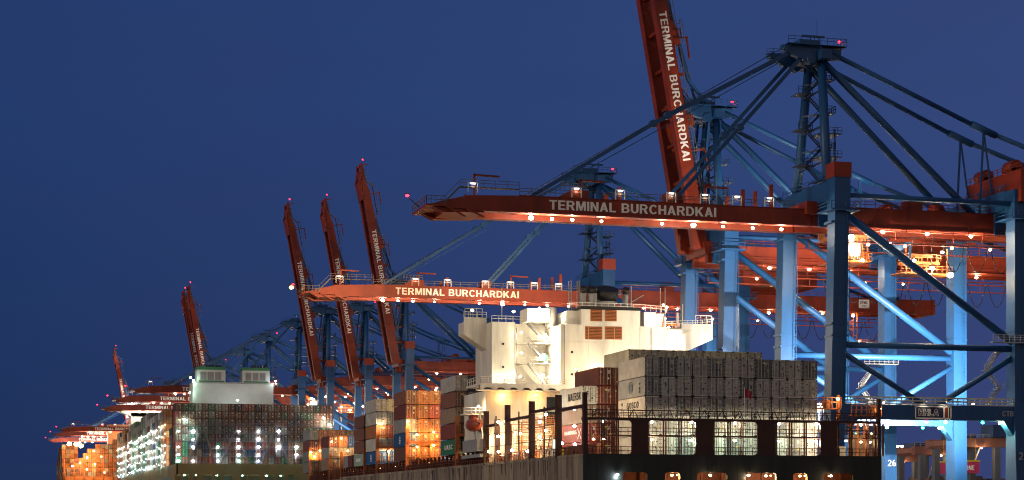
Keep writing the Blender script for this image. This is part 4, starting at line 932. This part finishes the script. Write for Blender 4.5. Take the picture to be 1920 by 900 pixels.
# lifeboat and davits
lb = MB(); prof = [(0, .15), (.6, .8), (1.8, 1.15), (4.5, 1.25), (6.4, 1.0), (7.4, .2)]
k0 = len(lb.v); ns = 10
for y, r in prof:
    for i in range(ns): a = 2 * math.pi * i / ns; lb.v.append((81.6 + r * math.cos(a), 313 + y, 15.4 + r * 1.05 * math.sin(a)))
for i in range(len(prof) - 1):
    for j in range(ns): j2 = (j + 1) % ns; lb.f.append((k0 + i * ns + j, k0 + i * ns + j2, k0 + (i + 1) * ns + j2, k0 + (i + 1) * ns + j)); lb.m.append(0); lb.sm.append(True)
lb.box(81.0, 82.2, 315, 318.5, 16.4, 17.0, 0)
lbo = lb.build('lifeboat', mat('lifeboat_orange', (.30, .06, .03), .45), label='enclosed orange lifeboat hanging beside the white bridge above the rail', cat='lifeboat')
m = MB()
for y in (314, 319.4):
    m.beam((82.9, y, DECK + 2), (81.9, y, 17.6), .25, mi=0); m.beam((82.9, y, DECK + 2), (84.4, y, 15.2), .18)
    m.beam((81.9, y, 17.6), (81.6, y, 16.2), .1)
m.box(80.9, 83.0, 311.8, 322.5, 10.4, 12.6, 1); m.box(80.8, 83, 309.5, 323, 9.3, 9.9, 1)
m.build('davit', [CREAM, GREYP], ship)
# ensign staff at the stern
fl = MB(); fp = Vector((PX(1397, Y0 + .1), Y0 + .1, FT)); fl.tube(fp, fp + Vector((-.1, 0, 4.8)), .06, n=6, mi=0)
k0 = len(fl.v)
for i in range(6):
    for z in (4.7, 3.5): fl.v.append((fp.x - .05 + i * .22, fp.y + .12 * math.sin(i * 1.4), fp.z + z - .12 * i))
for i in range(5): a = k0 + 2 * i; fl.f.append((a, a + 1, a + 3, a + 2)); fl.m.append(1); fl.sm.append(True)
fl.build('ensign_staff', [CREAM, mat('flag_red', (.35, .03, .05), .8)], label='thin flagstaff with a small red flag on the stern rail', cat='flagpole')

# ------------------------------------------------------------------ green ship behind
S2Y = 710.5; X2 = 63.6; B2 = 17.8
ship2 = empty('container_ship', (95, S2Y - 6, -8), label='green container ship in the middle distance with twin white funnel casings', cat='ship', group='container ships moored at the quay')
def hull2(ship_, XA, XB, YS, L, dk, mt):
    m = MB(); k0 = 0; secs = [(YS, 0, 0), (YS + L * .92, 0, 1), (YS + L * .96, 6, 12), (YS + L, (XB - XA) / 2 - 1, (XB - XA) / 2 - .6)]
    for y, a, b in secs: m.v += [(XA + b, y, -8.5), (XA + a, y, 1), (XA + a, y, dk), (XB - a, y, dk), (XB - a, y, 1), (XB - b, y, -8.5)]
    for i in range(len(secs) - 1):
        for j in range(6): a = i * 6 + j; b = i * 6 + (j + 1) % 6; m.f.append((a, a + 6, b + 6, b)); m.m.append(0); m.sm.append(False)
    m.f.append((0, 1, 2, 3, 4, 5)); m.f.append(tuple(len(m.v) - 6 + j for j in range(6))); m.m += [0, 0]; m.sm += [False] * 2
    return m.build('hull', mt, ship_)
hull2(ship2, X2, 125.2, S2Y - 5, 385, 13.2, GREENH)
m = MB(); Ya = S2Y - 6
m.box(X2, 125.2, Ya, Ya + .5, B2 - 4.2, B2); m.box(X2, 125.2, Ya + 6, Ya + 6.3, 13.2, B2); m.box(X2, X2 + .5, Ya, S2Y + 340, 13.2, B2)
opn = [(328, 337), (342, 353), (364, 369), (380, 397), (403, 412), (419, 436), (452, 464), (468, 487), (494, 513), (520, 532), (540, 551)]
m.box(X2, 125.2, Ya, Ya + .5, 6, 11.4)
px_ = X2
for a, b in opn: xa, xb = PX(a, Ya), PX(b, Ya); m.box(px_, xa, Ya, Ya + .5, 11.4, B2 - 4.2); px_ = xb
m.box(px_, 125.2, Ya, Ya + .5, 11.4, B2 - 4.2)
m.build('transom', mat('olive_hull', (.24, .16, .05), .6, .9, .035, dcol=(.05, .14, .08)), ship2)  # green transom, with the brown of sodium light put into its base colour
for px2 in (346, 368, 407, 455, 500, 527): lamp((PX(px2, Ya + 2), Ya + 2.5, 13.2), ship2, GRN, 260, .4, e=40)
rnd = random.Random(11)
G2 = 'containers on the green ship stern'
choice = 'MMMBNBGEEMBNNMRGMBT'
for i in range(24):
    side_g = i in (1, 2, 4, 5, 3, 18, 19, 20, 21)
    for j in range(3, 8):
        ch = rnd.choice('EEGEM' if side_g and rnd.random() < .6 else choice)
        x = X2 + 1.3 + i * 2.57
        container(x, S2Y, B2 + j * 2.96, ch, '%s container, %s column from left, %s tier, on green ship stern' % (PAL[ch][0], ORD[i], TIER[8][j]), G2, .5)
# lower tiers and all flank stacks: too many to count
class Stack:
    def __init__(s): s.mb = MB(); s.keys = list(PAL)
    def add(s, x, y, z, ch, L=12.19):
        w = CW / 2; mi = s.keys.index(ch); s.mb.box(x - w, x + w, y, y + L, z, z + CH, mi)
        g = len(s.keys)
        for dx in (-w, -.04, w - .09): s.mb.box(x + dx, x + dx + .09, y - .05, y + .01, z, z + CH, g)
        for dx in (-.7, .6): s.mb.box(x + dx, x + dx + .06, y - .05, y + .01, z + .2, z + CH - .2, g + 1)
        s.mb.box(x - w, x + w, y - .05, y + .01, z + CH - .12, z + CH, g); 
        for k in range(1, 6): s.mb.box(x - w - .03, x - w, y + L * k / 6 - .08, y + L * k / 6 + .08, z + .1, z + CH - .1, mi)
    def build(s, name, label, cat=None):
        return s.mb.build(name, [mat('stack_%s_paint' % PAL[k][0].replace(' ', '_'), tuple(v * .7 for v in PAL[k][1]), .6, .4, .4) for k in s.keys] + [CGAP, ROD], kind='stuff', label=label, cat=cat)
st = Stack()
for i in range(24):
    for j in range(3): st.add(X2 + 1.3 + i * 2.57, S2Y, B2 + j * 2.96, rnd.choice('EEGMMBNLR' if i % 5 == 1 else choice))
def flank(y, ncol, ntier, pal, base=B2, x0=X2, pit=2.57):
    for i in range(ncol):
        nt_ = ntier if isinstance(ntier, int) else ntier[min(i, len(ntier) - 1)]
        for j in range(nt_): st.add(x0 + 1.3 + i * pit, y, base + j * 2.96, rnd.choice(pal))
for y, nc, t_, pal in ((726, 3, 5, 'EMG'), (752, 5, 8, 'OOWTO'), (766.6, 5, 8, 'WWTOG'), (781.2, 5, 8, 'WGWTE'), (795.8, 5, 8, 'TOWGM'), (810.4, 5, 8, 'WGEL'), (825, 5, 8, 'WTWG'), (839.6, 5, 9, 'WMWG'), (854.2, 6, 9, 'ESWE'), (868.8, 6, 9, 'SWEW'),
                       (883.4, 6, 9, 'EWSG'), (898, 7, 8, 'MNGM'), (912.6, 7, 8, 'MSWE'), (927, 7, 9, 'ESEE'), (941, 7, 9, 'ESEE'), (955.6, 8, 9, 'EWGT'), (970.2, 8, 9, 'WSMN'), (984.8, 8, 8, 'WSMN'), (1016, 6, 9, 'WGMO'), (1030.6, 6, 9, 'OWTG'), (1045.2, 6, 8, 'MNGB'), (1059.8, 6, 9, 'MNBE'), (1074, 6, 9, 'BMNM')):
    flank(y, nc, t_, pal)
st.build('ship_container_stacks', 'countless stacked containers along the flank and lower stern of the green ship', 'containers')
# lashing bridge with slanted braces
m = MB(); Yb = S2Y - 1.7
for j in range(0, 6): m.box(X2 + 4, 125.4, Yb - .5, Yb + .5, B2 + j * 2.96 - .12, B2 + j * 2.96 + .06); m.rail((X2 + 4, Yb - .5, B2 + j * 2.96), (125.4, Yb - .5, B2 + j * 2.96), 1.1, 2.5, .06)
for i in range(0, 25, 3): m.box(X2 + .1 + i * 2.57, X2 + .5 + i * 2.57, Yb - .3, Yb + .4, B2, B2 + 15)
for px0, px1 in ((377, 351), (383, 404), (440, 413), (445, 468), (513, 490), (520, 541)):
    xa, xb = PX(px0, Yb), PX(px1, Yb); m.beam((xa, Yb - .8, B2 + 12.6), (xb, Yb - .8, B2), .75, .75)
for i in range(0, 24):
    x = X2 + 1.3 + i * 2.57; m.beam((x - 1.1, Yb + .3, B2 + 15), (x + 1.1, Yb + .3, B2 + 17.6), .1); m.beam((x + 1.1, Yb + .3, B2 + 15), (x - 1.1, Yb + .3, B2 + 17.6), .1)
lb2 = m.build('lashing_bridge', mat('pale_steel', (.14, .12, .13), .6, .3), ship2)
for zx in (120, 215, 375, 510, 640, 770, 885):
    for zy in (583, 635, 685, 735, 776):
        if rnd.random() < .16: continue
        lamp(WP(300 + zx / 3.461, 640 + zy / 3.461, Yb - .9), lb2, GRN if zx in (120,) or rnd.random() < .3 else (WARM if rnd.random() < .15 else COOL), rnd.choice((220, 340, 480)), rnd.choice((.42, .55, .68)), e=60)
for px2, py2, p in ((345, 786, 2500), (607, 784, 2500), (618, 796, 800)): lamp(WP(px2, py2, Yb - 1.2), lb2, GRN if px2 < 400 else WHT, p, .5, e=60)
# funnel casings
m = MB(); Yc = 735
m.box(72.9, 105.2, Yc, Yc + 14, B2, 50.9)
m.box(72.7, 105.3, Yc - .06, Yc + 14.06, 50.9, 51.5, 1)
fx = [(PX(370, Yc), PX(423, Yc)), (PX(455, Yc), PX(506, Yc))]
for a, b in fx:
    m.box(a, b, Yc + .5, Yc + 9, 51.5, 56.4); m.box(a - .1, b + .1, Yc + .4, Yc + 9.1, 56.4, 57.6, 2)
    m.box(a + .6, b - .4, Yc + .4, Yc + .5, 51.5, 52.1, 2)
    for k in range(5): m.tube((a + 4 + k * 1.3, Yc + 3, 57.5), (a + 4 + k * 1.3, Yc + 3, 58.6), .45, n=8, mi=3)
cas = m.build('funnel_casing', [mat('casing_white', (.50, .52, .48), .5, .2, .15), GREYP, GREEN, DARK], ship2)
for a, b in fx:
    for k in range(3):
        m = MB(); w = (b - a - 2.4) / 3; x = a + 1.2 + k * w; m.box(x, x + w - .5, Yc + .38, Yc + .48, 52.3, 55.4, 0)
        for q in range(9): m.box(x, x + w - .5, Yc + .32, Yc + .39, 52.4 + q * .33, 52.5 + q * .33, 1)
        m.build('vent_louvre', [mat('louvre_grey', (.22, .20, .20), .6), GREYP], cas)
for (x, z, p) in ((71.9, 53, 900), (73.0, 51.9, 300), (106.0, 52.2, 700), (71.5, 47, 600)): lamp((x, Yc - .8, z), cas, GRN if x < 80 else COOL, p, .4, e=45)
for x in (80, 98): lamp((x, S2Y - 3, 14.5), ship2, COOL, 200, .3, e=30)
lamp((89, S2Y + 11, 43.5), ship2, COOL, 3200, .35, e=30); 
# forward bridge
m = MB(); Yf = 1000
m.box(66, 121, Yf, Yf + 14, B2, 52.5); m.prism_y([(58.5, 57.0), (58.5, 53.4), (67, 50.5), (121, 50.5), (128, 53.4), (128, 57.0)], Yf, Yf + 8); m.box(64, 118, Yf - .1, Yf + 8, 57, 59.5)
m.box(80, 100, Yf, Yf + 6, 59.5, 62)
fb = m.build('superstructure', CREAM, ship2)
for px2, py2, p in ((247, 757, 1200), (275, 763, 900), (290, 767, 900), (255, 766, 700)): lamp(WP(px2, py2, Yf - 3), fb, COOL if px2 < 300 else WHT, p, .6, e=60)
# rows of lights shining between the flank stacks
for y in (749.5, 764.4, 779, 793.6, 808.2, 822.8, 837.4, 852, 866.6, 881.2, 895.8, 910.4, 925, 938.8, 953.4, 968, 982.6, 1014, 1028.4, 1043, 1057.6, 1072):
    for z in (19.5, 23, 26.5, 30.5, 34.5):
        c = SOD if (z > 30 and y < 765) else (COOL if rnd.random() < .7 else GRN)
        lamp((X2 - .5, y, z + rnd.uniform(-.8, .8)), ship2, (.85, 1, .92) if c != SOD else c, 900 * rnd.uniform(.3, 1), rnd.choice((.14, .2, .26)), e=30)
# ------------------------------------------------------------------ farthest ship
ship3 = empty('container_ship', (65, 1160, -8), label='farthest container ship on the left, its stacks glowing orange', cat='ship', group='container ships moored at the quay')
hull2(ship3, 35, 92, 1165, 300, 18, HULL)
st = Stack()
for i in range(20):
    x = 36.4 + i * 2.57; nt_ = (3, 3, 4, 5, 5, 6, 7, 7)[i] if i < 8 else (8 if i < 12 else 9); xx = 1168 + (0 if i >= 3 else 8)
    for j in range(nt_): st.add(x, 1172, 18 + j * 2.96, rnd.choice('OOTOOC' if 3 < i else 'MOTB'))
for k in range(1, 9):
    for i in range(4):
        for j in range(5 + (k * 7) % 4): st.add(36.4 + i * 2.57, 1172 + k * 14.6, 18 + j * 2.96, rnd.choice('OTMC'))
st.build('distant_container_stacks', 'small distant containers glowing orange on the farthest ship', 'containers')
m = MB(); m.box(36, 90, 1169.5, 1170.5, 18, 21); m.box(36, 90, 1169.6, 1170.2, 26, 26.4); m.box(70, 88, 1300, 1312, 18, 60)
for i in range(10): m.box(36 + i * 6, 36.5 + i * 6, 1169.5, 1170.3, 18, 32)
m.build('lashing_bridge', OXIDE, ship3)
for px2, py2, p, c in ((130, 832, 30000, SOD), (143, 833, 22000, SOD), (152, 836, 16000, SOD), (136, 874, 2500, WARM), (150, 868, 2500, WHT), (163, 858, 2500, WHT), (163, 880, 2200, WARM), (178, 870, 3000, SOD), (190, 856, 3000, SOD), (176, 846, 3000, SOD), (196, 886, 3000, SOD)):
    lamp(WP(px2, py2, 1164), ship3, c, p * .6, 1.4 if p > 9000 else .5, e=80 if p > 9000 else 50)

# ------------------------------------------------------------------ container yard on the quay
def yard_gantry(label, x0, x1, y, h, depth):
    o = empty('yard_gantry_crane', (x0, y, ZQ), label=label, cat='yard crane', group='yard gantry cranes behind the quay')
    m = MB(); m.box(x0 - 3, x1 + 3, y - 1, y + 1, h, h + 2.6); m.box(x0 - 3, x1 + 3, y + depth - 1, y + depth + 1, h, h + 2.6); m.box(x0 - 3.2, x0 - 2.6, y, y + depth, h + .5, h + 2); m.build('main_girder', mat('yard_crane_red', (.28, .12, .09), .6), o)
    for x in (x0, x1):
        for yy in (y, y + depth): m = MB(); m.box(x - .9, x + .9, yy - .9, yy + .9, ZQ, h); m.build('leg', mat('yard_crane_grey', (.12, .13, .15), .6), o)
    m = MB(); m.tube((x0, y, 3), (x1 * .55 + x0 * .45, y, h), .25, n=6); m.tube((x0, y, 3), (x1, y, 3), .2, n=6); m.build('brace', GREYP, o)
    m = MB(); m.rail((x0 - 3, y - 1, h + 2.6), (x1 + 3, y - 1, h + 2.6), 1.1, 2, .06); m.build('railing', STEEL, o)
    m = MB(); m.box(x0 + 9, x0 + 18, y - 3, y + 4, h + 2.8, h + 6.4); m.build('machinery_house', DBLUE, o)
    lamp((x0 + 6, y - 1.6, h - .3), o, WARM, 700, .35, e=30)
    return o
yard_gantry('yard gantry crane seen under the portal, dark house on its girder', PX(1800, 470), PX(1868, 470), 470, 18.2, 14)
yard_gantry('farther yard gantry crane with pale girder left of the dark housed one', PX(1728, 520), PX(1775, 520), 520, 17.6, 14)
yard_gantry('third yard gantry crane seen just right of the ship stern', PX(1660, 560), PX(1716, 560), 560, 16.4, 14)
st = Stack(); 
for bx, by, nc, pal in ((PX(1690, 430), 430, 10, 'OTB'), (PX(1765, 400), 400, 12, 'OTBRM'), (PX(1735, 440), 440, 10, 'GWTO'), (PX(1830, 390), 390, 10, 'YCO'.replace('Y', 'C')), (PX(1680, 520), 520, 16, 'MBNO'), (PX(1760, 560), 560, 22, 'MNGB')):
    for i in range(nc):
        for j in range(rnd.choice((2, 3)) + (1 if by > 500 else 0)): st.add(bx + i * 2.6, by, ZQ + j * 2.9, rnd.choice(pal))
for y in range(420, 1000, 29):
    for i in range(16):
        for j in range(rnd.choice((1, 2, 3))): st.add(182 + i * 2.6, y, ZQ + j * 2.9, rnd.choice(choice))
st.build('yard_container_stacks', 'rows of stacked containers in the yard behind the quay cranes', 'containers')
m = MB(); xa, xb = PX(1806, 420), PX(1830, 420); m.box(xa, xb + 1, 420, 432, 9.5, 12.4); one = m.build('shipping_container', mat('magenta_container', (.5, .04, .12), .6), label='magenta container with white letters hoisted in the yard beyond the portal', cat='container')
m = MB(); text(m, 'ONE', (xa + .6, 419.98, 10.3), (1, 0, 0), (0, 0, 1), (0, -1, 0), 2.6, 1.2, .04); m.build('lettering', WHITE, one)
m = MB(); m.box(xa - .2, xb + 1.2, 420, 432, 12.45, 12.9)
for yy in (421, 431): m.beam((xa + .5, yy, 12.9), (xa + .5, yy, 18.4), .1); m.beam((xb + .5, yy, 12.9), (xb + .5, yy, 18.4), .1)
m.build('spreader', YEL, label='spreader frame holding up the magenta container', cat='spreader')
def mast(x, y, h, label, heads=6, c=WARM, p=2600):
    o = empty('light_mast', (x, y, ZQ), label=label, cat='light mast', group='floodlight masts on the terminal')
    m = MB(); m.tube((x, y, ZQ), (x, y, h), .45, .2, n=8); m.box(x - 2.2, x + 2.2, y - .3, y + .3, h - .2, h + .2); m.build('pole', STEEL, o)
    for i in range(heads // 2): lamp((x - 2 + 4 * i / max(1, heads // 2 - 1), y - .5, h - .4), o, c, p, .45, e=50)
for i, (px2, y, h, lab) in enumerate(((652, 840, 32, 'light mast between the raised booms, right of the green ship stacks'), (524, 930, 34, 'light mast left of the pale blue crane leg behind the casing'), (572, 900, 30, 'light mast right of the pale blue crane leg'), (1690, 640, 25, 'light mast seen low under the nearest portal'), (1790, 700, 14, 'short light mast beyond the yard gantries'))):
    mast(PX(px2, y), y, h, lab)
# apron floods that light the portal legs from below
for i, (x, y) in enumerate(((152, 312), (150, 362), (150, 386), (152, 440), (150, 650), (150, 740), (150, 820))):
    mast(x, y, 13.0 if i < 4 else 16, ['apron light mast between the two nearest portals', 'apron light mast behind the second portal', 'apron light mast before the third portal', 'apron light mast behind the third portal', 'apron light mast beside the fourth portal', 'apron light mast beside the fifth portal', 'apron light mast beside the sixth portal'][i], 2, COOL, 4200)
# low buildings and dark skyline far beyond the yard
m = MB()
for i in range(14): x = 300 + i * 60; m.box(x, x + 40, 1100, 1130, ZQ, 8 + (i * 37) % 17)
m.build('warehouse', mat('warehouse_wall', (.12, .12, .13), .8), label='long low dark warehouse far beyond the yard', cat='warehouse')
